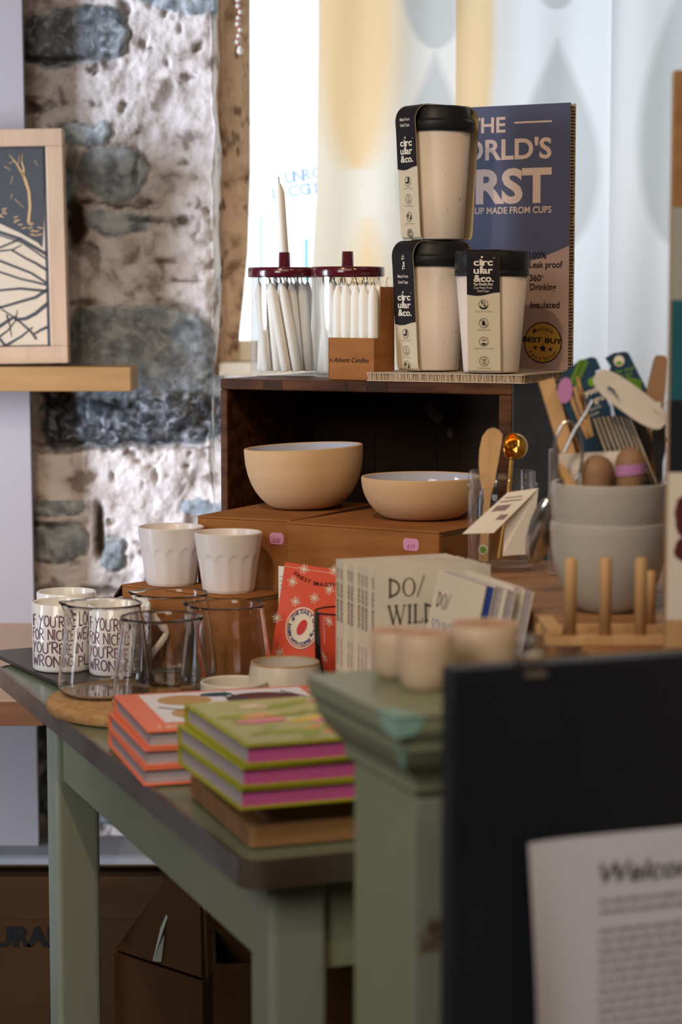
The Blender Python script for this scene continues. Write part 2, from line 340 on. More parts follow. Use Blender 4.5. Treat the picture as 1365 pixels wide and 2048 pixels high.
def font(s, h, bold=0.0, shear=0.0):
    key = (s, round(bold, 4), shear)
    if key not in _fc:
        cu = bpy.data.curves.new('t', 'FONT'); cu.body = s; cu.size = 1.0; cu.offset = bold; cu.shear = shear; cu.resolution_u = 4
        o = bpy.data.objects.new('t', cu); col.objects.link(o)
        bpy.context.view_layer.update()
        me = o.evaluated_get(bpy.context.evaluated_depsgraph_get()).to_mesh()
        vs = [(v.co.x, v.co.y) for v in me.vertices]; fs = [tuple(p.vertices) for p in me.polygons]
        o.to_mesh_clear(); bpy.data.objects.remove(o); bpy.data.curves.remove(cu)
        _fc[key] = (vs, fs)
    vs, fs = _fc[key]; k = h / 0.70
    x0 = min(v[0] for v in vs); g = ([((x - x0) * k, y * k) for x, y in vs], fs)
    return g, max(v[0] for v in g[0])
def font_fit(s, h, width, bold=0.0, align='l', shear=0.0):
    g, wd = font(s, h, bold, shear); g = g_move(g, sx=width / wd)
    return g
def font_c(s, h, cx, y, bold=0.0, rot=0, sx=1.0):
    g, wd = font(s, h, bold); return g_move(g_move(g, dx=-wd / 2 * sx, sx=sx), dx=cx, dy=y, rot=rot)
def arc_text(s, h, cx, cy, r, a_mid, inward=False, bold=0.02, ky=1.0, span=1.0):
    ws = [font(c, h, bold)[1] if c != ' ' else h * .4 for c in s]; gap = h * .22
    tot = sum(ws) + gap * (len(s) - 1); a = a_mid + (tot / 2 / r * (1 if not inward else -1)) * span; gs = []
    for c, wd in zip(s, ws):
        st = wd / r * span; sg = -1 if not inward else 1
        am = a + sg * st / 2
        if c != ' ':
            g = g_move(font(c, h, bold)[0], dx=-wd / 2); rot = am - math.pi / 2 if not inward else am + math.pi / 2
            gs.append(g_move(g, dx=cx + r * math.cos(am), dy=cy + ky * r * math.sin(am), rot=rot))
        a += sg * (st + gap / r * span)
    return g_join(*gs)
# serif capitals for the book covers: thick and thin strokes plus serifs
def serif(s, h):
    x = 0; gs = []; K = .13 * h; k = .05 * h
    def sf(cx, y, w=.26): gs.append(g_rect(x + (cx - w / 2) * h, y - k / 2, x + (cx + w / 2) * h, y + k / 2))
    def st(pts, w): gs.append(g_stroke([(x + a * h, b * h) for a, b in pts], w))
    for c in s:
        if c == 'D': st([(.12, 0), (.12, 1)], K); gs.append(g_ring(x + .2 * h, .5 * h, .40 * h, .52 * h, 20, 0.93, -90, 90)); sf(.15, .02 * h); sf(.15, .98 * h); wd = .78
        elif c == 'O':
            v = []; f = []
            for i in range(33):
                a = 2 * math.pi * i / 32; v += [(x + (.40 + .40 * math.cos(a)) * h, (.5 + .52 * math.sin(a)) * h), (x + (.40 + .28 * math.cos(a)) * h, (.5 + .47 * math.sin(a)) * h)]
            for i in range(32): f.append((2 * i, 2 * i + 1, 2 * i + 3, 2 * i + 2))
            gs.append((v, f)); wd = .84
        elif c == '/': st([(0, -.04), (.4, 1.1)], k * 1.3); wd = .4
        elif c == 'W': st([(.05, 1), (.32, 0)], K); st([(.32, 0), (.52, .95)], k); st([(.46, 1), (.74, 0)], K); st([(.74, 0), (.98, 1)], k); sf(.05, h, .24); sf(.5, h, .24); sf(.98, h, .22); wd = 1.08
        elif c == 'I': st([(.14, 0), (.14, 1)], K); sf(.14, 0.02 * h); sf(.14, .98 * h); wd = .28
        elif c == 'L': st([(.14, 0), (.14, 1)], K); sf(.14, .98 * h); gs.append(g_rect(x, 0, x + .55 * h, k)); st([(.54, 0), (.57, .24)], k); wd = .58
        elif c == 'B': st([(.14, 0), (.14, 1)], K); gs.append(g_ring(x + .22 * h, .75 * h, .17 * h, .27 * h, 14, .85, -90, 90)); gs.append(g_ring(x + .24 * h, .27 * h, .2 * h, .32 * h, 14, .85, -90, 90)); gs.append(g_rect(x, 0, x + .3 * h, k)); gs.append(g_rect(x, h - k, x + .3 * h, h)); gs.append(g_rect(x + .1 * h, .5 * h, x + .3 * h, .5 * h + k)); wd = .58
        elif c == 'A': st([(.06, 0), (.36, 1)], k); st([(.36, 1), (.68, 0)], K); st([(.16, .34), (.56, .34)], k); sf(.06, .02 * h, .24); sf(.68, .02 * h, .28); wd = .8
        elif c == 'K': st([(.14, 0), (.14, 1)], K); st([(.2, .42), (.58, 1)], k); st([(.3, .56), (.64, 0)], K); sf(.14, .02 * h); sf(.14, .98 * h); sf(.6, .98 * h, .22); sf(.66, .02 * h, .24); wd = .76
        elif c == 'N': st([(.12, 0), (.12, 1)], k); st([(.12, 1), (.66, 0)], K); st([(.68, 0), (.68, 1)], k); sf(.12, .02 * h, .22); sf(.1, .98 * h, .22); sf(.68, .98 * h, .22); wd = .8
        elif c == 'G': gs.append(g_stroke([(x + a * h, b * h) for a, b in arc(.42, .5, .38, .47, 50, 320)], K * .8)); st([(.72, .05), (.72, .42)], K); sf(.7, .44 * h, .26); wd = .84
        else: wd = .3
        x += (wd + .07) * h
    return g_join(*gs), x
# ================================================================== THE ROOM
WY = 3.50                                   # face of the stone wall
def vnoise(x, y, seed=0):
    rng = np.random.RandomState(seed); G = rng.rand(256, 256)
    xi = np.floor(x).astype(int); yi = np.floor(y).astype(int); fx = x - xi; fy = y - yi
    fx = fx * fx * (3 - 2 * fx); fy = fy * fy * (3 - 2 * fy)
    a = G[xi % 256, yi % 256]; b = G[(xi + 1) % 256, yi % 256]; c = G[xi % 256, (yi + 1) % 256]; d = G[(xi + 1) % 256, (yi + 1) % 256]
    return (a * (1 - fx) + b * fx) * (1 - fy) + (c * (1 - fx) + d * fx) * fy
def fbm(x, y, s, seed=0, o=4):
    t = 0; a = .5; f = s
    for k in range(o): t = t + a * vnoise(x * f + 37.1 * k, y * f + 11.7 * k, seed + k); a *= .5; f *= 2.07
    return t
def wpx(px, py): p = P(px, py, WY); return p.x, p.z
# rubble stones in the plaster: centre and half size in the picture, tone (1 = black slate), height, squareness
STONES = [(145, 78, 112, 52, .80, .8), (400, 8, 120, 30, .50, .8), (176, 262, 48, 24, .35, .6), (226, 345, 58, 58, .34, .9), (140, 372, 26, 46, .55, .5),
 (232, 446, 62, 24, .30, .4), (285, 735, 165, 125, .62, 1.0), (270, 835, 190, 55, .92, .9), (110, 828, 38, 60, .97, .5), (105, 1085, 55, 42, .52, .7),
 (226, 1105, 30, 38, .60, .6), (95, 1010, 60, 20, .45, .4), (400, 1015, 44, 16, .5, .5), (85, 690, 50, 60, .7, .6), (20, 560, 80, 70, .5, .7), (-60, 320, 70, 60, .6, .7),
 (-120, 800, 110, 80, .7, .8), (-90, 1150, 90, 60, .5, .8), (-160, 100, 100, 70, .4, .7), (250, 1600, 130, 60, .72, .9), (120, 1600, 60, 50, .55, .7), (330, 1480, 90, 40, .5, .7),
 (60, 1480, 90, 50, .65, .8), (200, 1380, 80, 40, .5, .7), (420, 1330, 100, 70, .5, .8), (560, 1150, 110, 80, .6, .9), (600, 900, 120, 70, .4, .8), (420, 1150, 46, 40, .35, .5),
 (640, 1400, 120, 80, .5, .8), (900, 1000, 160, 90, .5, .9), (880, 1300, 150, 90, .6, .9), (1150, 1150, 120, 90, .5, .9), (330, 1800, 140, 60, .6, .8), (-260, 500, 110, 80, .6, .8), (-300, 1300, 120, 90, .5, .8), (600, 1700, 130, 70, .6, .8)]
CAVES = [(152, 455, 20, 50, 1), (190, 1062, 13, 56, 1), (300, 440, 40, 5, .8), (60, 225, 40, 10, .7), (150, 320, 10, 40, .6), (110, 118, 90, 7, .7), (155, 415, 40, 6, .8),
 (230, 130, 12, 12, .5), (250, 30, 10, 18, .7), (300, 12, 12, 25, .5), (120, 880, 60, 6, .7), (250, 895, 190, 5, .6), (75, 1050, 60, 5, .8), (200, 1190, 90, 7, .6), (370, 560, 25, 5, .7), (330, 520, 30, 6, .5), (160, 610, 40, 5, .5), (250, 410, 60, 4, .8), (365, 440, 14, 9, .8), (270, 330, 5, 40, .6), (90, 1190, 30, 20, .6)]
def wall_fields(X, Z):
    # back to picture-like units on the wall plane so the stones sit where the list says
    sx = F / WY; x0, z0 = wpx(682.5, 600)
    px = 682.5 + X * sx; py = 600 - (Z - EYE) * sx
    wx = (fbm(X, Z, 14, 3) - .5) * 46; wz = (fbm(X, Z, 14, 9) - .5) * 46
    wx += (fbm(X, Z, 60, 13, 3) - .5) * 16; wz += (fbm(X, Z, 60, 19, 3) - .5) * 16
    tone = np.zeros_like(X); h = (fbm(X, Z, 5, 21) - .5) * .05; seam = np.zeros_like(X)
    for cx, cy, rx, ry, t, hh in STONES:
        q = (np.abs((px + wx - cx) / rx) ** 2.6 + np.abs((py + wz - cy) / ry) ** 2.6) ** (1 / 2.6)
        k = np.clip((1.06 - q) / .10, 0, 1); tone = np.maximum(tone, k * t); h = h + hh * .010 * np.clip((1.0 - q) / .25, 0, 1)
        seam = np.maximum(seam, np.exp(-((q - 1.05) / .05) ** 2) * .55 * np.clip(fbm(X, Z, 12, 40) * 2.4 - .6, 0, 1))
    cav = np.zeros_like(X)
    for cx, cy, rx, ry, t in CAVES:
        q = np.sqrt(((px + wx * .8 - cx) / rx) ** 2 + ((py + wz * .8 - cy) / ry) ** 2); cav = np.maximum(cav, t * np.clip((1.25 - q) / .5, 0, 1))
    cr = fbm(X, Z, 11, 77, 5); crack = np.clip(1 - np.abs(cr - .47) / .006, 0, 1) * np.clip((fbm(X, Z, 4, 55) - .5) * 6, 0, 1)
    pit = np.clip((fbm(X, Z, 42, 91, 3) - .625) / .05, 0, 1) * (1 - np.clip(tone * 3, 0, 1))
    cav = np.maximum(cav, np.maximum(seam, np.maximum(crack * .7, pit * .5)))
    h = h - cav * .018 + (fbm(X, Z, 26, 5, 5) - .5) * (.014 + .012 * (tone > .2)) + (fbm(X, Z, 90, 6, 3) - .5) * .006
    return h, tone, cav
def grid_mesh(name, U, V, pts, attrs, material, smooth=True):
    nu, nv = U, V; vs = pts.reshape(-1, 3); idx = np.arange(nu * nv).reshape(nu, nv)
    f = np.stack([idx[:-1, :-1], idx[1:, :-1], idx[1:, 1:], idx[:-1, 1:]], -1).reshape(-1, 4)
    me = bpy.data.meshes.new(name); me.vertices.add(len(vs)); me.vertices.foreach_set('co', vs.astype(np.float32).ravel())
    me.loops.add(f.size); me.loops.foreach_set('vertex_index', f.ravel().astype(np.int32)); me.polygons.add(len(f))
    me.polygons.foreach_set('loop_start', np.arange(0, f.size, 4, dtype=np.int32)); me.polygons.foreach_set('loop_total', np.full(len(f), 4, dtype=np.int32))
    me.update(calc_edges=True); me.polygons.foreach_set('use_smooth', np.full(len(f), smooth))
    for k, a in attrs.items():
        at = me.attributes.new(k, 'FLOAT', 'POINT'); at.data.foreach_set('value', a.astype(np.float32).ravel())
    me.materials.append(material); o = bpy.data.objects.new(name, me); col.objects.link(o); return o
def stone_material():
    m = bpy.data.materials.new('rubble_and_plaster'); m.use_nodes = True; nt = m.node_tree; N = nt.nodes; L = nt.links; b = N['Principled BSDF']; b.inputs['Roughness'].default_value = .85
    tc = N.new('ShaderNodeTexCoord')
    def noise(s, d=8, dist=0):
        n = N.new('ShaderNodeTexNoise'); n.inputs['Scale'].default_value = s; n.inputs['Detail'].default_value = d; n.inputs['Distortion'].default_value = dist; L.new(tc.outputs['Object'], n.inputs[0]); return n
    def ramp(n, p0, c0, p1, c1, mid=None):
        r = N.new('ShaderNodeValToRGB'); r.color_ramp.elements[0].position = p0; r.color_ramp.elements[0].color = (*c0, 1); r.color_ramp.elements[1].position = p1; r.color_ramp.elements[1].color = (*c1, 1)
        if mid: e = r.color_ramp.elements.new(mid[0]); e.color = (*mid[1], 1)
        L.new(n.outputs['Fac'], r.inputs[0]); return r
    pl = ramp(noise(22, 10, .4), .34, (.30, .24, .20), .54, (.84, .775, .75), (.43, (.66, .59, .555)))
    lt = ramp(noise(34, 10, .8), .34, (.20, .235, .26), .62, (.56, .60, .62), (.5, (.38, .43, .46)))
    dk = ramp(noise(45, 10, 1.2), .40, (.016, .017, .02), .68, (.42, .44, .48), (.53, (.10, .11, .125)))
    a1 = N.new('ShaderNodeAttribute'); a1.attribute_name = 'tone'; a2 = N.new('ShaderNodeAttribute'); a2.attribute_name = 'cave'
    def mix(fac, A, B):
        x = N.new('ShaderNodeMix'); x.data_type = 'RGBA'; L.new(fac, x.inputs[0]); L.new(A, x.inputs[6]); L.new(B, x.inputs[7]); return x
    def mr(src, lo, hi):
        x = N.new('ShaderNodeMapRange'); x.inputs['From Min'].default_value = lo; x.inputs['From Max'].default_value = hi; L.new(src, x.inputs['Value']); return x.outputs[0]
    m1 = mix(mr(a1.outputs['Fac'], .05, .28), pl.outputs[0], lt.outputs[0]); m2 = mix(mr(a1.outputs['Fac'], .45, .95), m1.outputs[2], dk.outputs[0])
    cv = N.new('ShaderNodeRGB'); cv.outputs[0].default_value = (.05, .025, .012, 1)
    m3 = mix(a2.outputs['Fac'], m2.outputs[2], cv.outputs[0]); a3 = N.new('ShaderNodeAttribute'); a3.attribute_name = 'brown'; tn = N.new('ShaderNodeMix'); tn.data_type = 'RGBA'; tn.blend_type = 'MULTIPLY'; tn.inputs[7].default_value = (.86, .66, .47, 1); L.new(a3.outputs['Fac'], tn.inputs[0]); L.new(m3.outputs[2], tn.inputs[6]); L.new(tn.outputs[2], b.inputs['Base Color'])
    bp = N.new('ShaderNodeBump'); bp.inputs['Strength'].default_value = .7; bp.inputs['Distance'].default_value = .004; L.new(noise(120, 6).outputs['Fac'], bp.inputs['Height']); L.new(bp.outputs[0], b.inputs['Normal'])
    return m
STM = stone_material()
SILLZ = 1.075; CORN = -0.208; LINT = 2.35
# one continuous stone skin: flat wall, a rounded step back added to cast shade, then a recessed strip that ends at the window
RD = .105
nz = 560; zs = np.linspace(-.02, LINT + .02, nz)
flatx = np.linspace(-1.75, CORN, 420); n1 = 26; n2 = 60
t1_ = np.concatenate([np.zeros(420), np.linspace(0, 1, n1 + 1)[1:], np.ones(n2)]); t2_ = np.concatenate([np.zeros(420 + n1), np.linspace(0, 1, n2 + 1)[1:]])
S = np.concatenate([flatx, CORN + np.linspace(0, RD, n1 + 1)[1:], CORN + RD + np.linspace(0, .10, n2 + 1)[1:]]); SS, ZZ = np.meshgrid(S, zs, indexing='ij')
h, tone, cav = wall_fields(SS, ZZ); T1 = t1_[:, None] + 0 * SS; T2 = t2_[:, None] + 0 * SS
edge = CORN + .010 * (fbm(ZZ, ZZ * 0 + 3, 7, 31) - .5) * 2
sxr = (WY + RD) / F; jx = np.interp(ZZ[0], [1.05, 1.12, 1.26, 1.40, 2.4], [-208 * sxr, -203 * sxr, -186 * sxr, -180 * sxr, -177 * sxr])[None, :] + 0 * SS
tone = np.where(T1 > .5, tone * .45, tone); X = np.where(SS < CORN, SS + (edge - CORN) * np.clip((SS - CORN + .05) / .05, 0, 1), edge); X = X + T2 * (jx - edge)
Y = WY + RD * T1; nx_ = np.where((T1 > 0) & (T1 < 1), 1.0, 0.0); nx_[419, :] = .5
soft = np.exp(-((SS - CORN) / .012) ** 2) * .006
PTS = np.stack([X + (h * .5 - soft) * nx_, Y - (h - soft) * (1 - nx_) * np.where(T2 > 0, .5, 1), ZZ], -1)
stone = grid_mesh('wall_back', len(S), nz, PTS, {'tone': tone, 'cave': cav, 'brown': (T1 > .9) * 1.0}, STM); stone['kind'] = 'structure'  # brown mask paints warm shade into the recessed strip's colour
# below the window and right of the corner
xs = np.linspace(CORN - .004, 1.9, 300); zs2 = np.linspace(-.02, SILLZ - .02, 200); XX, Z2 = np.meshgrid(xs, zs2, indexing='ij'); h, tone, cav = wall_fields(XX, Z2)
low = grid_mesh('wall_under_window', 300, 200, np.stack([XX, WY - h * .6, Z2], -1), {'tone': tone, 'cave': cav}, STM); low['kind'] = 'structure'
struct(MB().box(-.205, 1.0, WY + .012, WY + RD + .06, SILLZ - .03, SILLZ), 'trim_1', 'sill', bevel=.004)
struct(MB().box(1.0, 2.0, WY, WY + .20, SILLZ - .05, 2.85), 'wall_right_of_window', 'plaster')
struct(MB().box(-1.8, 2.0, WY, WY + .20, LINT, 2.85), 'wall_above_window', 'plaster')
struct(MB().box(-2.6, 2.6, -2.6, 4.0, -.05, 0), 'floor', 'floor')
struct(MB().box(-2.6, 2.6, -2.6, 4.0, 2.8, 2.9), 'ceiling', 'plaster')
struct(MB().box(-2.65, -2.55, -2.6, 4.0, 0, 2.8), 'wall_left', 'plaster')
struct(MB().box(2.0, 2.1, -2.6, 4.0, 0, 2.8), 'wall_right', 'plaster')
struct(MB().box(-2.6, 2.6, -2.65, -2.55, 0, 2.8), 'wall_front', 'plaster')
struct(MB().box(-2.6, -1.7, WY + .02, WY + .45, 0, 2.85), 'wall_back_corner', 'plaster')
# painted ledge along the foot of the stone wall
struct(MB().box(-1.7, 1.9, WY - .135, WY + .02, 0, .252).box(-1.7, 1.9, WY - .145, WY + .02, .252, .275), 'baseboard_back', 'ledge', bevel=.012)
# window: frame and pane
wf = MB()
for x0, x1, z0, z1 in ((-.21, .99, SILLZ, SILLZ + .035), (-.21, .99, LINT - .04, LINT), (.93, .99, SILLZ, LINT)): wf.box(x0, x1, WY + RD + .012, WY + RD + .05, z0, z1)
win = struct(wf, 'window_1', 'sill', bevel=.003)
pane = MB().box(-.20, .95, WY + RD + .026, WY + RD + .029, SILLZ + .03, LINT - .03).build('pane', 'pane', win); 
T = frame(P(560, 372, WY + RD + .02), (1, 0, .14), (0, 0, 1)); mb = MB(); k = (WY + RD + .02) / F
def wl(ch, px, py, hh=22): 
    o = P(px, py, WY + RD + .0245); TT_ = frame(o, (1, 0, .12), (-.1, 0, 1)); mb.flat(g_move(font(ch, hh * k, .03)[0]), onplane(TT_, .0))
for ch, px in (('U', 571), ('N', 588), ('R', 606), ('C', 625)): wl(ch, px, 367 - (px - 571) * .17)
for ch, px in (('L', 546), ('C', 578), ('G', 600), ('I', 618), ('N', 630)): wl(ch, px, 395 - (px - 571) * .14)
for dy in (0, 10): mb.flat(g_stroke([(0, 0), (75 * k, 0)], 1.6 * k), onplane(frame(P(560, 408 + dy, WY + RD + .0245), (1, 0, .16), (0, 0, 1)), 0))
mb.build('lettering', 'blue_letter', win, label='blurred pale blue window lettering')
mb = MB()
for px, y0, y1, wd in ((522, 432, 640, 3), (613, 478, 640, 6)):
    a = P(px, y0, WY + RD + .0245); b = P(px, y1, WY + RD + .0245); mb.box(a.x - wd * k / 2, a.x + wd * k / 2, a.y, a.y + .001, b.z, a.z)
mb.build('teal_stripe', 'teal_line', win, label='thin teal vertical stripes on the glass')

# curtain: thin cloth with large ochre and grey-blue teardrops in its colour
CY = 3.34
def curtain_material():
    m = bpy.data.materials.new('teardrop_thin_cloth'); m.use_nodes = True; nt = m.node_tree; N = nt.nodes; L = nt.links; N.remove(N['Principled BSDF'])
    at = {}
    for a in ('ochre', 'grey', 'cream'): x = N.new('ShaderNodeAttribute'); x.attribute_name = a; at[a] = x.outputs['Fac']
    def mix(fac, A, B):
        x = N.new('ShaderNodeMix'); x.data_type = 'RGBA'; L.new(fac, x.inputs[0])
        for i, q in ((6, A), (7, B)):
            if isinstance(q, tuple): x.inputs[i].default_value = (*q, 1)
            else: L.new(q, x.inputs[i])
        return x.outputs[2]
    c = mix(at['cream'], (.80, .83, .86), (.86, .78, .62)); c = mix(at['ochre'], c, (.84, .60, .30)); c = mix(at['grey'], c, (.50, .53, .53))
    tc = N.new('ShaderNodeTexCoord'); wv = N.new('ShaderNodeTexNoise'); mp = N.new('ShaderNodeMapping'); mp.inputs['Scale'].default_value = (60, 60, 900); L.new(tc.outputs['Object'], mp.inputs[0]); L.new(mp.outputs[0], wv.inputs[0]); wv.inputs['Scale'].default_value = 1
    bp = N.new('ShaderNodeBump'); bp.inputs['Strength'].default_value = .12; bp.inputs['Distance'].default_value = .001; L.new(wv.outputs['Fac'], bp.inputs['Height'])
    d = N.new('ShaderNodeBsdfDiffuse'); t = N.new('ShaderNodeBsdfTranslucent'); L.new(c, d.inputs[0]); L.new(c, t.inputs[0]); L.new(bp.outputs[0], d.inputs['Normal'])
    mx = N.new('ShaderNodeMixShader'); mx.inputs[0].default_value = .56; L.new(d.outputs[0], mx.inputs[1]); L.new(t.outputs[0], mx.inputs[2]); L.new(mx.outputs[0], N['Material Output'].inputs[0]); return m
CM = curtain_material()
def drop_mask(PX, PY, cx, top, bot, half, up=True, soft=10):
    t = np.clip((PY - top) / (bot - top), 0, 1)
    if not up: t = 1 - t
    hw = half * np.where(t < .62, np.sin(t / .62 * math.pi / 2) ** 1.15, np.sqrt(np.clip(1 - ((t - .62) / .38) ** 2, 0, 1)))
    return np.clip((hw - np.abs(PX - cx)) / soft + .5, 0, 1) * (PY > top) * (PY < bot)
def curtain(name, px0, px1, yoff, label, drops, creamf, lean=0.0, amp=.012, ph=0.0, leftcurve=None):
    nu, nv = 240, 330; u = np.linspace(px0, px1, nu); v = np.linspace(-560, 800, nv); PX, PY = np.meshgrid(u, v, indexing='ij')
    if leftcurve is not None:
        sh = np.interp(PY, leftcurve[0], leftcurve[1]); PX = PX + sh * (1 - (PX - px0) / (px1 - px0)) ** 2
    sx = F / CY; X = (PX - 682.5) / sx; Z = EYE - (PY - 600) / sx
    Y = CY + yoff + amp * np.sin(PX / 46.0 + ph) + amp * .5 * np.sin(PX / 19.0 + PY / 400 + ph * 2)
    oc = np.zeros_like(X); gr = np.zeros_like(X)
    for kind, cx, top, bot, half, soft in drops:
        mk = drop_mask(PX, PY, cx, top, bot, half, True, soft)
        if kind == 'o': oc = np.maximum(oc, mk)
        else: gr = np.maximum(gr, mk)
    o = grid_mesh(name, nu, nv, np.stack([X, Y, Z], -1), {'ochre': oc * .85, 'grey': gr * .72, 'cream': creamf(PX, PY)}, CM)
    return tag(o, label, 'curtain', 'teardrop curtains across the window')
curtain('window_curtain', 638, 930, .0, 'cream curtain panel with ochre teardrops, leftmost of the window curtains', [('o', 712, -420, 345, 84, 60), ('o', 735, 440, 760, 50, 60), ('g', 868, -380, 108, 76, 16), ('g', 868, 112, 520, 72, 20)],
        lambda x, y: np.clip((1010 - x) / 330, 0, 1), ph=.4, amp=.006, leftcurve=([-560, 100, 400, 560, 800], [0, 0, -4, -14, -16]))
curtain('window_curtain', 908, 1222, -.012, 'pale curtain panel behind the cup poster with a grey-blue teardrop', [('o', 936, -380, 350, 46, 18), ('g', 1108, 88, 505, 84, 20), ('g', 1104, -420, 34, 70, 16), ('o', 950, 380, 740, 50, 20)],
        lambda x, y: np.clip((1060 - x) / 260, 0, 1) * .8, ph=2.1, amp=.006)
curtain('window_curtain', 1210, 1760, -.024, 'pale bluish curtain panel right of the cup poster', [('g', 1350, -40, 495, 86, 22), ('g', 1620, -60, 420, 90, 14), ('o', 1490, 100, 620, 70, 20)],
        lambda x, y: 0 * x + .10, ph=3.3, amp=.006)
# twine hanging by the window
pts = [P(478 + 3 * math.sin(i), -60 + i * 6, 3.45) for i in range(28)]; mb = MB(); mb.tube(pts, .0022, 6)
for i in range(0, 28, 2): mb.ball(pts[i], .0042, n=8, m=1)
mb.ball(pts[-1], .006, n=10, m=1)
tag(mb.build('twine_garland', ['brick_red', 'paper_warm']), 'red and white twine hanging in the corner by the window', 'garland')

# ================================================================== LEFT DISPLAY UNIT
du = thing('display_unit', 'white display unit with wooden shelves against the stone wall', 'shelf', (-.9, 3.0, 0))
def loc(o, p): return Vector(p) - o.location
PY_ = 3.425; zr = .2755
a = P(49, 300, PY_)
MB().prism([(-.75, 0), (a.x + .9 + .006, 0), (a.x + .9 - .004, 1.9), (-.75, 1.9)], 0, .018, Matrix(((1, 0, 0, 0), (0, 0, 1, PY_ - 3.0), (0, 1, 0, zr), (0, 0, 0, 1)))).build('back_panel', 'white_panel', du, .002)
zt = P(263, 734, 3.32).z; zb = P(263, 783, 3.32).z; xr = P(263, 760, 3.32).x
MB().box(-.75, xr + .9, .32, .424, zb, zt).build('shelf', 'shelf_wood', du, .002)
z1 = P(85, 1404, 2.75).z; z0 = P(85, 1452, 2.75).z; xr2 = P(86, 1430, 2.75).x
MB().box(-.75, xr2 + .9, -.25, .424, z0, z1, 0).box(-.75, xr2 + .9, -.249, .424, z1, z1 + .0015, 1).build('shelf', ['shelf_dark', 'frame_wood'], du, .002)
MB().box(-.75, -.72, -.1, .424, zr, 1.9).build('side_panel', 'white_panel', du)
# framed print
FY = 3.35; zb_ = zt; fx1 = P(137, 722, FY).x; ztop = P(122, 262, FY).z; hh = ztop - zb_; fw = .30
fr = thing('framed_print', 'pale wooden frame with a black linocut of branches on the left shelf', 'picture', (fx1 - fw, FY, zb_ + .0005), rot=(R(-1.0), R(-.9), 0))
b = .0275
def rectring(mb, x0, x1, z0, z1, b, y0, y1, m=0):
    mb.box(x0, x1, y0, y1, z0, z0 + b, m); mb.box(x0, x1, y0, y1, z1 - b, z1, m); mb.box(x0, x0 + b, y0, y1, z0 + b, z1 - b, m); mb.box(x1 - b, x1, y0, y1, z0 + b, z1 - b, m)
mb = MB(); rectring(mb, 0, fw, 0, hh, b, 0, .03); mb.build('frame', 'frame_wood', fr, .0015)
pr = MB().box(b - .002, fw - b + .002, .012, .016, b - .002, hh - b + .002).build('print', 'art_paper', fr)
T = frame((0, .012, 0), (1, 0, 0), (0, 0, 1)); mp = onplane(T, .0006); x0, x1, z0_, z1_ = b - .002, fw - b + .002, b - .002, hh - b + .002
W_ = x1 - x0; H_ = z1_ - z0_; q = lambda u, v: (x0 + u * W_, z0_ + v * H_)
ap = lambda px, py: (fw - (137 - px - 10 * (722 - py) / 460) / F * FY, (722 - py) / F * FY)
lim = lambda pts: [(min(max(x, x0), x1), min(max(z, z0_), z1_)) for x, z in [ap(*p) for p in pts]]
mb = MB(); mb.flat(g_poly(lim([(-200, 284), (-200, 380), (-60, 420), (0, 443), (40, 462), (75, 482), (84, 492), (95, 284)])), mp); rr = random.Random(4)
mb.flat(g_rect(x1 - .0085, z0_, x1, z1_), mp); mb.flat(g_rect(x0, z0_, x1, z0_ + .004), mp)
for pts, w0, w1 in (([(-60, 440), (0, 460), (40, 474), (92, 505)], .0045, .0055), ([(-40, 450), (0, 466), (45, 482), (92, 515)], .002, .0025), ([(-60, 500), (0, 490), (40, 474)], .003, .003), ([(0, 497), (24, 495), (42, 486)], .003, .0015), ([(22, 495), (50, 512), (70, 522), (92, 536)], .0028, .0045),
 ([(-60, 500), (0, 517), (40, 533), (62, 542), (92, 562)], .004, .0035), ([(-40, 530), (0, 539), (40, 553), (70, 560), (92, 566)], .003, .0035), ([(-60, 580), (0, 575), (40, 572), (92, 578)], .003, .0045), ([(-40, 618), (0, 609), (40, 598), (70, 590), (92, 576)], .0035, .005),
 ([(-60, 680), (0, 645), (20, 632), (30, 628)], .006, .004), ([(-40, 690), (0, 665), (14, 655), (30, 635), (33, 615)], .004, .001), ([(2, 613), (20, 625), (40, 640), (60, 658), (70, 672)], .002, .004), ([(30, 634), (50, 632), (70, 622), (92, 604)], .005, .006), ([(12, 625), (18, 645), (21, 668)], .003, .001), ([(-20, 700), (10, 685), (40, 668), (63, 650)], .006, .002), ([(68, 662), (80, 655), (92, 650)], .003, .005), ([(-60, 640), (-20, 650), (20, 700)], .005, .004), ([(-120, 560), (-60, 570), (-20, 600), (0, 609)], .004, .004)):
    mb.flat(g_stroke([ap(*p) for p in pts], w0, w1), mp)
mb.build('ink', 'art_black', pr, label='black linocut ink')
mb = MB(); mp2 = onplane(T, .0011)
mb.flat(g_stroke([ap(57, 440), ap(60, 410), ap(58, 380), ap(50, 355), ap(44, 342)], .0042, .0042), mp2); mb.flat(g_stroke([ap(44, 344), ap(34, 325), ap(20, 308)], .0032, .001), mp2); mb.flat(g_stroke([ap(47, 350), ap(48, 335), ap(44, 322)], .0035, .002), mp2)
for p_, q_ in (((36, 330), (40, 308)), ((30, 320), (18, 325)), ((44, 322), (46, 306)), ((26, 350), (22, 365)), ((70, 320), (76, 330)), ((24, 385), (22, 395)), ((30, 395), (48, 412)), ((10, 330), (22, 338))): mb.flat(g_stroke([ap(*p_), ap(*q_)], .0011, .0006), mp2)
for i in range(60):
    u = rr.uniform(-160, 86); v = 428 + max(0, u) * .50 + rr.uniform(-16, 8); mb.flat(g_stroke([ap(u, v), ap(u + rr.uniform(4, 9), v + rr.uniform(-3, 2))], .0016), mp2)
mb.build('cut_lines', 'tan_ink', pr)
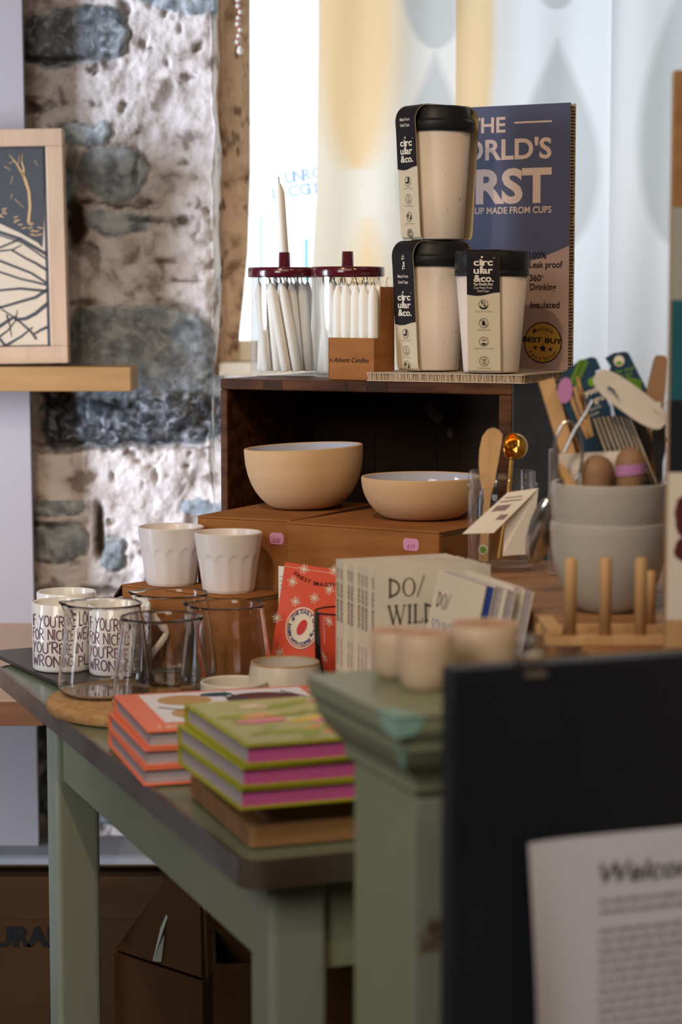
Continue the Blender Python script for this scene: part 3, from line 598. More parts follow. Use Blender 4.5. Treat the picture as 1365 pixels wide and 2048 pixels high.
# ================================================================== THE GREEN TABLE
C0 = PZ(490, 1730, TT); C1 = PZ(0, 1340, TT); e = Vector((C1.x - C0.x, C1.y - C0.y, 0)).normalized(); TRZ = math.atan2(e.y, e.x) - math.pi / 2
tb = thing('painted_table', 'old sage green painted table with a dull metal edge strip', 'table', (C0.x, C0.y, 0), TRZ)
TW, TL = .86, .935
def rrect(x0, x1, y0, y1, r, n=5):
    o = []
    for cx, cy, a in ((x1 - r, y0 + r, -90), (x1 - r, y1 - r, 0), (x0 + r, y1 - r, 90), (x0 + r, y0 + r, 180)):
        o += [(cx + r * math.cos(R(a + 90 * k / n)), cy + r * math.sin(R(a + 90 * k / n))) for k in range(n + 1)]
    return o
MB().prism(rrect(.004, TW - .004, .004, TL - .004, .014), TT - .020, TT).build('tabletop', 'green_top', tb)
o_ = rrect(0, TW, 0, TL, .018); i_ = rrect(.004, TW - .004, .004, TL - .004, .014); mb = MB(); n = len(o_)
vs = [(p[0], p[1], z) for z, P_ in ((TT - .021, o_), (TT + .0012, o_), (TT + .0012, i_), (TT - .021, i_)) for p in P_]
mb.add(vs, [(k * n + i, k * n + (i + 1) % n, ((k + 1) % 4) * n + (i + 1) % n, ((k + 1) % 4) * n + i) for k in range(4) for i in range(n)]); mb.build('edge_strip', 'rim', tb)
LG = .05; ins = .03; LY = .76
for lx in (ins, TW - ins - LG):
    for ly in (ins, LY): MB().prism(rrect(lx, lx + LG, ly, ly + LG, .007), 0, TT - .021).build('leg', 'table_leg', tb)
az = TT - .103
MB().box(ins + .008, ins + .028, ins + LG, LY, az, TT - .021).build('apron', 'green', tb, .002)
MB().box(TW - ins - .028, TW - ins - .008, ins + LG, LY, az, TT - .021).build('apron', 'green', tb, .002)
MB().box(ins + LG, TW - ins - LG, ins + .008, ins + .028, az, TT - .021).build('apron', 'green', tb, .002)
MB().box(ins + LG, TW - ins - LG, LY + .022, LY + .042, az, TT - .021).build('apron', 'green', tb, .002)

# ================================================================== THE CRATE
KZ = EYE - .0994; KA = R(25.4); KU = Vector((math.cos(KA), -math.sin(KA), 0)); KV = Vector((math.sin(KA), math.cos(KA), 0)); K0 = Vector((-.1538, 2.67, 0))
def kp(u, v, z): return K0 + KU * u + KV * v + Vector((0, 0, z))
sp = [Vector((-.165, 2.568, 0)), Vector((.31, 2.750, 0)), kp(.43, .32, 0), kp(-.005, .31, 0)]
st = thing('corner_stand', 'dark wooden corner stand behind the table, under the back of the crate', 'stand', (sp[0].x, sp[0].y, 0)); l_ = [(p.x - sp[0].x, p.y - sp[0].y) for p in sp]
MB().prism(l_, TT - .022, TT + .0012).build('stand_top', 'crate', st, .001); cx_ = sum(p[0] for p in l_) / 4; cy_ = sum(p[1] for p in l_) / 4
for x, y in l_: x = cx_ + (x - cx_) * .86; y = cy_ + (y - cy_) * .86; MB().box(x - .015, x + .015, y - .015, y + .015, 0, TT - .022).build('leg', 'crate', st)
kr = thing('wooden_crate', 'dark stained wooden crate standing on its end, open to the front, blue paint outside', 'crate', (K0.x, K0.y, TT + .0014), -KA)
KH = KZ - TT - .0014; KW = .3963; KD = .26
def wavy(mb, x0, x1, y0, y1, z0, z1, m=0): mb.box(x0, x1, y0, y1, z0, z1, m)
mb = MB(); mb.box(0, KW, 0, KD, KH - .0135, KH); mb.build('top_board', 'crate', kr, .002)
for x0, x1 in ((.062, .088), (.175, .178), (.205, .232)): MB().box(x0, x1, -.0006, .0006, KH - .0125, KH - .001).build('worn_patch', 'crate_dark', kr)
MB().box(0, .0105, 0, KD, 0, KH - .0137).build('side_board', 'crate', kr, .0018)
MB().box(KW - .0175, KW - .0006, 0, KD, 0, KH - .0137).build('side_board', 'crate', kr, .0018)
MB().box(KW - .0005, KW + .0012, .0008, KD, 0, KH - .0005).build('painted_face', 'crate_blue', kr)
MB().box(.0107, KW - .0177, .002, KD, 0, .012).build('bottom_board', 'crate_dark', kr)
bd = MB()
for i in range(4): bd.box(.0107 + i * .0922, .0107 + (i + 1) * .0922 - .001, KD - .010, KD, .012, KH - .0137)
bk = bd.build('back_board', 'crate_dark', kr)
mb = MB(); T = frame((0, KD - .0105, 0), (1, 0, 0), (0, 0, 1))
def blob(cx, cy, rx, ry, rot, seed, n=22):
    r_ = random.Random(seed); return g_poly([(cx + math.cos(rot) * rx * c_ - math.sin(rot) * ry * s__, cy + math.sin(rot) * rx * c_ + math.cos(rot) * ry * s__) for c_, s__ in [(math.cos(2 * math.pi * i / n) * r_.uniform(.86, 1.1), math.sin(2 * math.pi * i / n) * r_.uniform(.86, 1.1)) for i in range(n)]])
mb.flat(blob(.190, KH - .052, .0165, .0085, R(-40), 1), onplane(T, .0006)); mb.flat(blob(.213, KH - .077, .0042, .0065, 0, 2), onplane(T, .0006)); mb.build('scuff', 'crate_patch', bk)

# ================================================================== CARDBOARD BOXES ON THE TABLE
def carton(name, label, corner, rz, wx, dy, h, tagpos=None, flapgap=False, group=None):
    t = thing(name, label, 'box', corner, rz, group)
    mb = MB(); th = .0028
    mb.box(0, wx, 0, th, 0, h - .001); mb.box(0, wx, dy - th, dy, 0, h - .001); mb.box(0, th, th, dy - th, 0, h - .001); mb.box(wx - th, wx, th, dy - th, 0, h - .001); mb.box(th, wx - th, th, dy - th, 0, th)
    mb.build('body', 'kraft', t, .0012)
    lid = MB().box(-.0004, wx + .0004, -.0004, dy, h - .001, h + .0018).build('lid', 'kraft', t, .0012)
    sd = MB(); sd.box(wx - .0002, wx + .0006, .006, dy - .004, h - .0042, h - .0014); sd.build('lid_gap', 'kraft_edge', t)
    if tagpos:
        x, z, w_, hh_ = tagpos; T = frame((x, 0, z), (1, 0, 0), (0, 0, 1))
        sh = g_poly([(-w_ / 2, -hh_ * .25), (-w_ / 2 + .002, -hh_ / 2), (w_ / 2 - .002, -hh_ / 2), (w_ / 2, -hh_ * .25), (w_ / 2, hh_ * .25), (w_ / 2 - .002, hh_ / 2), (-w_ / 2 + .002, hh_ / 2), (-w_ / 2, hh_ * .25)])
        st = MB().flat(sh, onplane(T, .0006)).build('price_sticker', 'pink_tag', t, label='pink price sticker')
        g, _ = font('$12', hh_ * .34, .01); MB().flat(g_move(g, dx=-.0045, dy=-hh_ * .32), onplane(T, .001)).build('price', 'pink_ink', st)
    return t
ZB = EYE - .253
c1 = kp(.0736, -.192, TT + .0016)
t1 = carton('cardboard_box', 'kraft cardboard box under the deep bowl, partly inside the crate', c1, -KA, .124, .225, ZB - c1.z - .0018, None)
def local(o, p): return (Matrix.Translation(o.location) @ o.rotation_euler.to_matrix().to_4x4()).inverted() @ Vector(p)
c2 = Vector((-.062, 2.396, TT + .0016)); b2rz = -R(32)
t2 = carton('cardboard_box', 'kraft cardboard box under the shallow bowl in front of the crate', c2, b2rz, .20, .185, ZB - c2.z - .0018)
def sticker(t, px, py, w_=.0185, hh_=.0135, txt='$12', face=0):
    # on the front face (local y=0): find where the pixel ray meets it
    Mi = (Matrix.Translation(t.location) @ t.rotation_euler.to_matrix().to_4x4()).inverted(); o = Mi @ Vector((0, 0, EYE)); d = (Mi.to_3x3() @ ray(px, py)); k = -o.y / d.y; p = o + d * k
    T = frame((p.x, 0, p.z), (1, 0, 0), (0, 0, 1))
    sh = g_poly([(-w_ / 2, -hh_ * .28), (-w_ / 2 + .0025, -hh_ / 2), (w_ / 2 - .0025, -hh_ / 2), (w_ / 2, -hh_ * .28), (w_ / 2, hh_ * .28), (w_ / 2 - .0025, hh_ / 2), (-w_ / 2 + .0025, hh_ / 2), (-w_ / 2, hh_ * .28)])
    st = MB().flat(sh, onplane(T, .0006)).build('price_sticker', 'pink_tag', t, label='pink price sticker')
    g, _ = font(txt, hh_ * .34, .01); MB().flat(g_move(g, dx=-.0045, dy=-hh_ * .32), onplane(T, .001)).build('price', 'pink_ink', st)
sticker(t1, 554, 1077, txt='£20'); sticker(t2, 823, 1089, .020, .0135, '£17')
# box under the faceted cups
L3 = Vector((-.257, 2.44, TT + .0016)); Rr = Vector((-.1124, 2.32, 0)); rz3 = math.atan2(Rr.y - L3.y, Rr.x - L3.x); w3 = (Rr.xy - L3.xy).length
ZM = EYE - .3314
t3 = carton('cardboard_box', 'low kraft cardboard box under the two faceted white cups', L3, rz3, w3, .070, ZM - L3.z - .0018)
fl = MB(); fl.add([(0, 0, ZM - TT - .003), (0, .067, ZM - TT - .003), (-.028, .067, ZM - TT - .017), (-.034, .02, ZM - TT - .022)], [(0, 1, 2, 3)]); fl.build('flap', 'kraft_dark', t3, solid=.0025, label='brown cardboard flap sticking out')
# small card behind the red packet
cc = P(565, 1176, 2.33); cdm = MB(); cdm.box(-.006, .008, 0, .0006, 0, .09)
tcard = thing('small_card', 'small cream card with tiny print tucked behind the red packet', 'card', (P(566, 1176, 2.345).x, 2.352, TT), R(-30)); 
MB().box(-.006, .010, 0, .0006, .0005, P(566, 1133, 2.35).z - TT).build('card', 'white_card', tcard)
mb = MB(); T = frame((-.004, 0, P(566, 1133, 2.35).z - TT - .012), (1, 0, 0), (0, 0, 1))
for i in range(4): mb.flat(g_rect(0, -i * .005, .007, -i * .005 + .0008), onplane(T, .0004))
mb.build('print', 'grey_ink', tcard)

# ================================================================== BOWLS ON THE BOXES
def bowl(name, label, c, r, h, rb, rot=(0, 0, 0), p=2.3, th=.0042):
    t = thing(name, label, 'bowl', c, rot=rot)
    out = []; N_ = 22
    for i in range(N_ + 1):
        s = i / N_; z = h * s; rr_ = rb + (r - rb) * (1 - (1 - s) ** p) ** (1 / p * 1.35 if p > 2 else .6); out.append((rr_, z))
    inn = [(max(0.0005, q_[0] - th), max(q_[1], th) if i else th) for i, q_ in enumerate(out)]
    prof = [(.0005, .0012)] + [(rb - .003, .0012), (rb, 0)] + out[1:] 
    MB().lathe(prof, 80).build('shell', 'bowl_out', t)
    MB().lathe([(r, h), (r - .0008, h + .0011), (r - th + .0008, h + .0011), (r - th, h)], 80).build('rim', 'bowl_out', t)
    MB().lathe([(r - th, h)] + [(max(.0005, a_ - th), z_) for a_, z_ in out[::-1] if z_ > th * 1.4 and z_ < h] + [(rb * .6, th), (.0005, th)], 80).build('glaze', 'bowl_in', t, label='pale blue glazed inside')
    return t
bowl('deep_bowl', 'deep cream clay bowl with pale blue inside, on the left box in the crate', (-.0425, 2.552, ZB + .0004), .0725, .0745, .030, (0, R(-2.6), 0))
bowl('shallow_bowl', 'shallow cream clay bowl with pale blue inside, beside the glass jar of spreaders', (.0943, 2.433, ZB + .0004), .0705, .0480, .036, (0, R(-.3), 0), p=2.1)

# faceted cups
def facet_cup(c, label, a0):
    r, rb, h, th, n = .0390, .0298, .0668, .0030, 14
    per = 12; N_ = n * per; zsn = 40; vs = []; fs = []
    for i in range(zsn + 1):
        s = i / zsn; z = h * s
        for k in range(N_):
            a = 2 * math.pi * k / N_; ph = (k % per) / per - .5
            rr_ = rb + (r - rb) * s ** .9; 
            if s < .03: rr_ -= .0012 * (1 - s / .03)
            top = .66 - .30 * (2 * abs(ph)) ** 2.2 * .5
            fa = math.cos(math.pi / n) / math.cos(2 * math.pi * ph / n) * 1.012
            kk = min(1, max(0, (top - s) / .02)); rr_ *= (1 - kk) + kk * min(1, fa) * .988
            vs.append((rr_ * math.cos(a + a0), rr_ * math.sin(a + a0), z))
    for i in range(zsn):
        for k in range(N_): fs.append((i * N_ + k, i * N_ + (k + 1) % N_, (i + 1) * N_ + (k + 1) % N_, (i + 1) * N_ + k))
    mb = MB().add(vs, fs, 0, True)
    mb.lathe([(r, h), (r - .0008, h + .0009), (r - th + .0007, h + .0009), (r - th, h - .0006), (rb - th + .001, th + .004), (rb - th - .006, th), (.0005, th)], 84)
    mb.lathe([(.0005, .001), (rb - .004, .001), (rb - .0012, 0)], 84)
    o = mb.build('faceted_cup', 'white_glaze'); o.location = c; return tag(o, label, 'cup', 'faceted white cups on the low box')
facet_cup((-.199, 2.444, ZM + .0004), 'left faceted white ceramic cup on the low cardboard box', .1)
facet_cup((-.1288, 2.384, ZM + .0004), 'right faceted white ceramic cup on the low cardboard box, nearer the crate', .25)

# ================================================================== HONEYCOMB BOARD, POSTER
bt = .0105; BU0, BU1, BD = .203, .412, .183
hb = thing('honeycomb_board', 'honeycomb cardboard base board under the reusable cups', 'board', kp(BU0, 0.0, KZ + .0005), -KA)
def comb_board(t, wx, dy, th, cell=.0042, seed=1):
    MB().prism(rrect(0, wx, 0, dy, .006), th - .0012, th).build('top_liner', 'liner', t)
    MB().prism(rrect(0, wx, 0, dy, .006), 0, .0012).build('bottom_liner', 'liner', t)
    MB().prism(rrect(.003, wx - .003, .003, dy - .003, .005), .0012, th - .0012).build('core_inside', 'comb_dark', t)
    r_ = random.Random(seed); mb = MB(); path = rrect(.0006, wx - .0006, .0006, dy - .0006, .006, 6); path.append(path[0]); tt = th - .0012
    for a, b_ in zip(path[:-1], path[1:]):
        L_ = math.hypot(b_[0] - a[0], b_[1] - a[1]); k = max(1, int(L_ / (cell * .5)))
        for i in range(k):
            s0 = i / k; s1 = s0 + r_.uniform(.25, .7) / k
            if r_.random() < .12: continue
            p0 = (a[0] + (b_[0] - a[0]) * s0, a[1] + (b_[1] - a[1]) * s0); p1 = (a[0] + (b_[0] - a[0]) * s1, a[1] + (b_[1] - a[1]) * s1)
            j = r_.uniform(-.0006, .0006); jn = r_.uniform(0, .0016); nx_, ny_ = -(b_[1] - a[1]) / L_ * jn, (b_[0] - a[0]) / L_ * jn
            mb.add([(p0[0] + nx_, p0[1] + ny_, .0012), (p1[0] + nx_, p1[1] + ny_, .0012), (p1[0] + j, p1[1], tt), (p0[0] + j, p0[1], tt)], [(0, 1, 2, 3)])
    mb.build('honeycomb_core', 'comb', t)
comb_board(hb, BU1 - BU0, BD, bt)
ZH = KZ + .0005 + bt
# poster: honeycomb panel with a printed face
pb = Vector((.2859, 2.650, ZH + .0004)); pa = R(29); PWD = .192; PHT = .3325
pl_ = pb - Vector((math.cos(pa), -math.sin(pa), 0)) * PWD
ps = thing('cup_poster', 'tall blue and pink honeycomb card poster about cups made from cups', 'poster', pl_, -pa)
PT = .0175
MB().box(0, PWD, 0, .0012, 0, PHT).build('front_liner', 'poster_pink', ps)
MB().box(0, PWD, PT - .0012, PT, 0, PHT).build('back_liner', 'liner', ps)
MB().box(.003, PWD - .003, .0012, PT - .0012, .002, PHT - .003).build('core_inside', 'comb_dark', ps)
mb = MB(); r_ = random.Random(5); z = 0.0
while z < PHT - .004:
    hgt = r_.uniform(.0009, .0018); mb.box(PWD - .0022, PWD - .0003 + r_.uniform(-.0008, .0004), .0012, PT - .0012, z, z + hgt); z += .0041
x = 0.0
while x < PWD - .004: mb.box(x, x + r_.uniform(.0008, .0018), .0012, PT - .0012, PHT - .0025, PHT - r_.uniform(.0002, .0015)); x += .0042
mb.build('honeycomb_core', 'comb', ps)
PTm = frame((0, 0, 0), (1, 0, 0), (0, 0, 1)); mp = onplane(PTm, .0003)
pf = MB(); g = [(0, PHT), (0, .128)] + [(PWD * s, .150 - .020 * math.sin(math.pi * min(1, max(0, (s * 1.02)))) ** 1.0 - .006 * (1 - s)) for s in [i / 20 for i in range(21)]] + [(PWD, PHT)]
g = [(0, PHT)] + [(PWD * s, .166 - .035 * math.sin(math.pi * (.12 + .76 * s)) + (.0 if s < .5 else .006 * (s - .5))) for s in [i / 24 for i in range(25)]] + [(PWD, PHT)]
bl = pf.flat(g_poly(g), mp).build('blue_field', 'poster_blue', ps)
# dotted corner
mb = MB()
for i in range(60):
    for j in range(22):
        x = .012 + i * .0031 + (j % 2) * .00155; z = .004 + j * .0027
        if x < PWD - .003 and z < .006 + (x / PWD) ** 2 * .058: mb.flat(g_disc(x, z, .0007, n=6), mp)
mb.build('dot_pattern', 'dot_ink', ps)
def on_poster(px, py):
    Mi = (Matrix.Translation(ps.location) @ ps.rotation_euler.to_matrix().to_4x4()).inverted(); o = Mi @ Vector((0, 0, EYE)); d = Mi.to_3x3() @ ray(px, py); p = o + d * (-o.y / d.y); return p.x, p.z
mpt = onplane(PTm, .0006); mb = MB()
def ptext(s, xl, xr, yb_r, hpx, bold, mb=mb):
    x0, z0 = on_poster(xl, yb_r); x1, z1 = on_poster(xr, yb_r); z1 = on_poster(xr, yb_r)[1]; h_ = on_poster(xr, yb_r - hpx)[1] - z1
    g, wd = font(s, h_, bold); mb.flat(g_move(g, dx=x0, dy=z1, sx=(x1 - x0) / wd), mpt)
ptext("THE", 936, 1012, 264, 30, .022); ptext("WORLD'S", 868, 1104, 315, 40, .026); ptext("FIRST", 888, 1104, 402, 66, .034); ptext("CUP MADE FROM CUPS", 940, 1104, 425, 13, .020)
x0, z0 = on_poster(1030, 242); x1, z1 = on_poster(1105, 242); mb.flat(g_rect(x0, z1 - .0012, x1, z1 + .0010), mpt)
mb.build('heading', 'poster_text', ps, label='pale pink poster lettering')
mb = MB()
for s, xl, xr, yb in (('100%', 1060, 1094, 517), ('Leak proof', 1060, 1126, 535), ('360', 1060, 1083, 562), ('Drinking', 1061, 1113, 580), ('Insulated', 1062, 1120, 616)): ptext(s, xl, xr, yb, 13, .014, mb)
x0, z0 = on_poster(1086, 553); mb.flat(g_ring(x0, z0, .0007, .0013), mpt)
mb.build('small_print', 'black_ink', ps, label='black poster lettering')
bx, bz = on_poster(1087, 685); rx = .0252
bad = MB().flat(g_disc(bx, bz, rx, n=48), mpt).build('award_badge', 'gold', ps, label='ochre award badge')
mb = MB(); mpb = onplane(PTm, .0009)
mb.flat(g_ring(bx, bz, rx - .0006, rx + .0007, 48), mpb); mb.flat(g_star(bx, bz - .0075, .0058), mpb); mb.flat(g_star(bx - .0105, bz - .0065, .0034), mpb); mb.flat(g_star(bx + .0105, bz - .0085, .0034), mpb)
g, wd = font('BEST BUY', .0062, .03); mb.flat(g_move(g, dx=bx - .0275, dy=bz + .0012, sx=.054 / wd, rot=R(-3)), mpb)
mb.flat(arc_text('Multiple', .0052, bx, bz - .004, .0195, R(90), bold=.008), mpb); mb.flat(arc_text('Award Winner', .0046, bx, bz, .0228, R(270), inward=True, bold=.006), mpb)
mb.build('badge_text', 'black_ink', bad)
# ================================================================== REUSABLE CUPS WITH CARD SLEEVES
def interp(x, xs, ys): return float(np.interp(x, xs, ys))
def reusable_cup(label, c, rz, tall, logo_z, zwave, icons, lines_above, lines_below, zsc=1.0, extra=None):
    t = thing('reusable_cup', label, 'cup', c, rz, 'reusable cups in card sleeves'); t.scale = (1, 1, zsc)
    if tall:
        H, rb, rt, hb_ = .1585, .0330, .0410, .1305
        body = [(.0005, .001), (rb - .004, .001), (rb - .001, .0), (rb, .002), (rt, hb_), (rt - .004, hb_)]
        lid = [(rt - .004, hb_ - .002), (.0438, hb_ - .002), (.0450, hb_), (.0455, hb_ + .008), (.0448, hb_ + .0105), (.0415, hb_ + .0112), (.0412, hb_ + .013), (.0398, H - .0030), (.0378, H - .0006), (.0345, H), (.0330, H - .0020), (.0005, H - .0020)]
        sp = [(0, .0390), (.006, .0412), (hb_, .0490), (H - .020, .0500)]; rc = .0190
    else:
        H, rb, rt, hb_ = .1450, .0335, .0430, .1165
        body = [(.0005, .001), (rb - .004, .001), (rb - .001, .0), (rb, .002), (rt, hb_), (rt - .004, hb_)]
        lid = [(rt - .004, hb_ - .001), (.0448, hb_ - .001), (.0452, hb_), (.0452, hb_ + .0045), (.0444, hb_ + .0052), (.0444, hb_ + .006), (.0450, hb_ + .0066), (.0448, H - .002), (.0435, H), (.0005, H)]
        sp = [(0, .0350), (.003, .0362), (hb_, .0450), (H - .006, .0458)]; rc = .0045
    MB().lathe(body, 72).build('body', 'cup_body', t); MB().lathe(lid, 72).build('lid', 'black_lid', t)
    W = .0385 if tall else .0400; rf = lambda z: interp(z, [a for a, b in sp], [b for a, b in sp])
    # the loop of card: up the front, over the lid, down the back, under the cup
    Ht = H + .0006; path = [(-rf(0) + .002, -.0008 + .0012)]
    for z in np.linspace(.003, Ht - rc, 24): path.append((-rf(z), z))
    x_t = -rf(Ht - rc)
    for k in range(1, 9): a = math.pi / 2 * k / 8; path.append((x_t + rc * (1 - math.cos(a)), Ht - rc + rc * math.sin(a)))
    half = path[:]; path = half + [(-a, b) for a, b in half[::-1]]
    def band(name, mtl, pth, off, w0, w1, z0=None, par=t, label=None):
        vs = []; n = len(pth)
        for i, (y, z) in enumerate(pth):
            a = pth[max(0, i - 1)]; b = pth[min(n - 1, i + 1)]; ty, tz = b[0] - a[0], b[1] - a[1]; L_ = math.hypot(ty, tz); ny, nz_ = -tz / L_, ty / L_
            for x in (w0, w1): vs.append((x, y + ny * off, z + nz_ * off))
        return MB().add(vs, [(2 * i, 2 * i + 1, 2 * i + 3, 2 * i + 2) for i in range(n - 1)]).build(name, mtl, par, label=label)
    sl = band('card_sleeve', 'beige_card', path, 0, -W / 2, W / 2); so = sl.modifiers.new('s', 'SOLIDIFY'); so.thickness = .0006; so.offset = 0
    # black upper print with a wavy lower edge
    vs = []; cols = 13; up = [p for p in half if p[1] > zwave + .004] + [(-a, b) for a, b in half[::-1] if b > H * .45]
    rows = [None] + up; E_ = .0008
    for i, p in enumerate(rows):
        for k in range(cols):
            u = k / (cols - 1); x = (u - .5) * W
            if p is None: z = zwave + .0016 * math.sin(u * 5.2 + 2.9) + .0012 * u; vs.append((x, -rf(z) - E_, z))
            else:
                j = i - 1; a = up[max(0, j - 1)]; b = up[min(len(up) - 1, j + 1)]; ty, tz = b[0] - a[0], b[1] - a[1]; L_ = math.hypot(ty, tz)
                vs.append((x, p[0] - tz / L_ * E_, p[1] + ty / L_ * E_))
    MB().add(vs, [(i * cols + k, i * cols + k + 1, (i + 1) * cols + k + 1, (i + 1) * cols + k) for i in range(len(rows) - 1) for k in range(cols - 1)], 0, True).build('black_print', 'black_card', sl, label='black printed upper part of the sleeve')
    face = lambda u, v: Vector((u, -rf(v) - .0013, v))
    mb = MB(); lh = .0062; lp = .0083
    for s, dz, wd in (('circ', lp * 1.15, .0235), ('ular', 0, .0235), ('&co.', -lp * 1.15, .0245)):
        g, w_ = font(s, lh * 1.28, .026); mb.flat(g_move(g, dx=-.0115, dy=logo_z + dz, sx=wd / w_), face)
    mb.flat(g_rect(-.0022, logo_z + .001, -.0002, logo_z + lp * 1.15 + .006), face); mb.flat(g_disc(-.0012, logo_z + lp * 1.15 + .0098, .0013), face); mb.flat(g_ring(.0135, logo_z + lp * 2.2, .0004, .0007, 12), face)
    mb.build('logo', 'beige_ink', sl, label='rounded beige lettering')
    mb = MB()
    for s, z, h_, w_, bo in lines_above + lines_below:
        g, gw = font(s, h_, bo); mb.flat(g_move(g, dx=-w_ / 2, dy=z, sx=w_ / gw), face)
    if extra: 
        s, z = extra; g, gw = font(s, .0045, .03); mb.flat(g_move(g_move(g, rot=R(90)), dx=.004, dy=z - gw), face)
    mb.build('small_lettering', 'beige_ink', sl)
    mb = MB(); mg = MB()
    for kind, z, cap in icons:
        mb.flat(g_ring(0, z, .0052, .0057, 30), face); C_ = (0, z)
        if kind == 'cup': mb.flat(g_poly([(.0002, z + .0045), (.0026, z + .0045), (.0022, z - .0025), (-.0030, z - .0025), (-.0040, z - .0005), (.0004, z - .0005)]), face)
        elif kind == 'yrs5' or kind == 'yrs10':
            mb.flat(font_c('5' if kind == 'yrs5' else '10', .0034, 0, z - .0003, .01), face); mb.flat(font_c('YRS', .0022, 0, z - .0036, .005), face)
        elif kind == 'loop': mb.flat(g_ring(0, z, .0024, .0036, 14, 1, 100, 220), face); mb.flat(g_ring(0, z, .0024, .0036, 14, 1, 280, 400), face); mb.flat(g_poly([(-.0045, z + .0006), (-.0012, z + .0006), (-.003, z + .003)]), face); mb.flat(g_poly([(.0045, z - .0006), (.0012, z - .0006), (.003, z - .003)]), face)
        elif kind == 'c': mb.flat(g_ring(0, z, .0036, .0042, 24), face); mb.flat(g_ring(0, z, .0016, .0026, 18, 1, 45, 315), face)
        elif kind == 'open': mb.flat(g_rect(-.0004 - .0014, z - .0004, .0004 - .0014, z + .0034), face); mb.flat(g_poly([(-.003, z + .0022), (.0002, z + .0022), (-.0014, z + .0042)]), face); mb.flat(g_rect(.0010, z - .0014, .0018, z + .0026), face); mb.flat(g_poly([(-.0002, z - .0006), (.003, z - .0006), (.0014, z - .0026)]), face); mb.flat(g_ring(0, z, .0038, .0052, 16, 1, 205, 335), face)
        elif kind == 'drop': mb.flat(g_poly([(0, z + .0038), (-.0016, z + .001), (-.0022, z - .0010), (-.0012, z - .0028), (.0012, z - .0028), (.0022, z - .0010), (.0016, z + .001)]), face); mb.flat(g_stroke([(-.0036, z + .0036), (.0036, z - .0036)], .0005), face)
        elif kind == '360': mb.flat(font_c('360', .0024, 0, z + .0006, .005), face); mb.flat(g_disc(0, z - .0028, .0030, .0012), face)
        if cap:
            g, gw = font(cap, .0019, .0); ww = min(gw, W * .72); mg.flat(g_move(g, dx=-ww / 2, dy=z - .0088, sx=ww / gw), face)
    mb.build('icons', 'black_ink', sl); mg.build('captions', 'grey_ink', sl)
    return t
ZC = ZH + .0016
reusable_cup('lower left tall reusable cup in a card sleeve, carrying another cup on its lid', (.1138, 2.625, ZC), R(-50), True, .0770, .0570,
    [('cup', .0455, 'Insulated layers'), ('yrs5', .0245, '5 Year Lifespan'), ('loop', .0035 + .003, '')], [('Made From', .1140, .0036, .019, .01), ('Used Cups.', .1070, .0036, .0185, .01)], [], extra=('The Tr', .1420))
reusable_cup('topmost reusable cup in a card sleeve, balanced on another cup', (.1190, 2.625, ZC + .1606), R(-54), True, .1010, .0835,
    [('cup', .0690, 'Insulated layers'), ('yrs5', .0480, '5 Year Lifespan'), ('loop', .0270, '100% Recyclable'), ('c', .0070, '')], [('Made From', .1400, .0036, .019, .01), ('Used Cups.', .1335, .0036, .0185, .01)], [], 1.025)
reusable_cup('right hand reusable cup with plain round black lid, sleeve facing front', (.1820, 2.550, ZC), R(-17), False, .1180, .0930,
    [('open', .0815, 'Easy open & close'), ('drop', .0595, '100% leakproof'), ('360', .0375, 'Drink from any angle'), ('yrs10', .0140, '10 year lifespan')], [], [("The World's First", .1015 + .0025, .0029, .0235, .03), ('Cup Made From', .1000, .0027, .0225, .0), ('Used Cups', .0962, .0027, .014, .0)])

# ================================================================== CANDLE JARS, CANDLES, CANDLE BOX
def candle_proto(label, group):
    t = thing('candle', label, 'candle', group=group); r = .0067; L_ = .1165
    MB().lathe([(.0004, 0), (r - .0006, 0), (r, .001), (r * .97, L_ - .016), (r * .86, L_ - .011), (r * .45, L_ - .003), (.0012, L_), (.0003, L_)], 20).build('wax', 'candle', t)
    MB().tube([(0, 0, L_ - .001), (0, 0, L_ + .004), (-.002, 0, L_ + .0075), (-.005, 0, L_ + .0085)], .0008, 6).build('wick', 'wick', t)
    return t
def aim(o, base, top):
    d = (Vector(top) - Vector(base)).normalized(); o.location = base; o.rotation_euler = d.to_track_quat('Z', 'Y').to_euler()
CG = 'white candles standing in the lidded glass jars'
cproto = candle_proto('white taper candle inside a red lidded glass jar', CG); used = [False]
def put_candle(base, top, label, group, wick=None):
    o = cproto if not used[0] else copy_tree(cproto); used[0] = True
    aim(o, base, top); o.rotation_euler.rotate_axis('Z', random.uniform(0, 6.28)); o['label'] = label; o['group'] = group
    if wick:
        for ch in [x for x in bpy.data.objects if x.parent == o and x.name.startswith('wick')]: ch.data = ch.data.copy(); ch.data.materials[0] = M[wick]
    return o
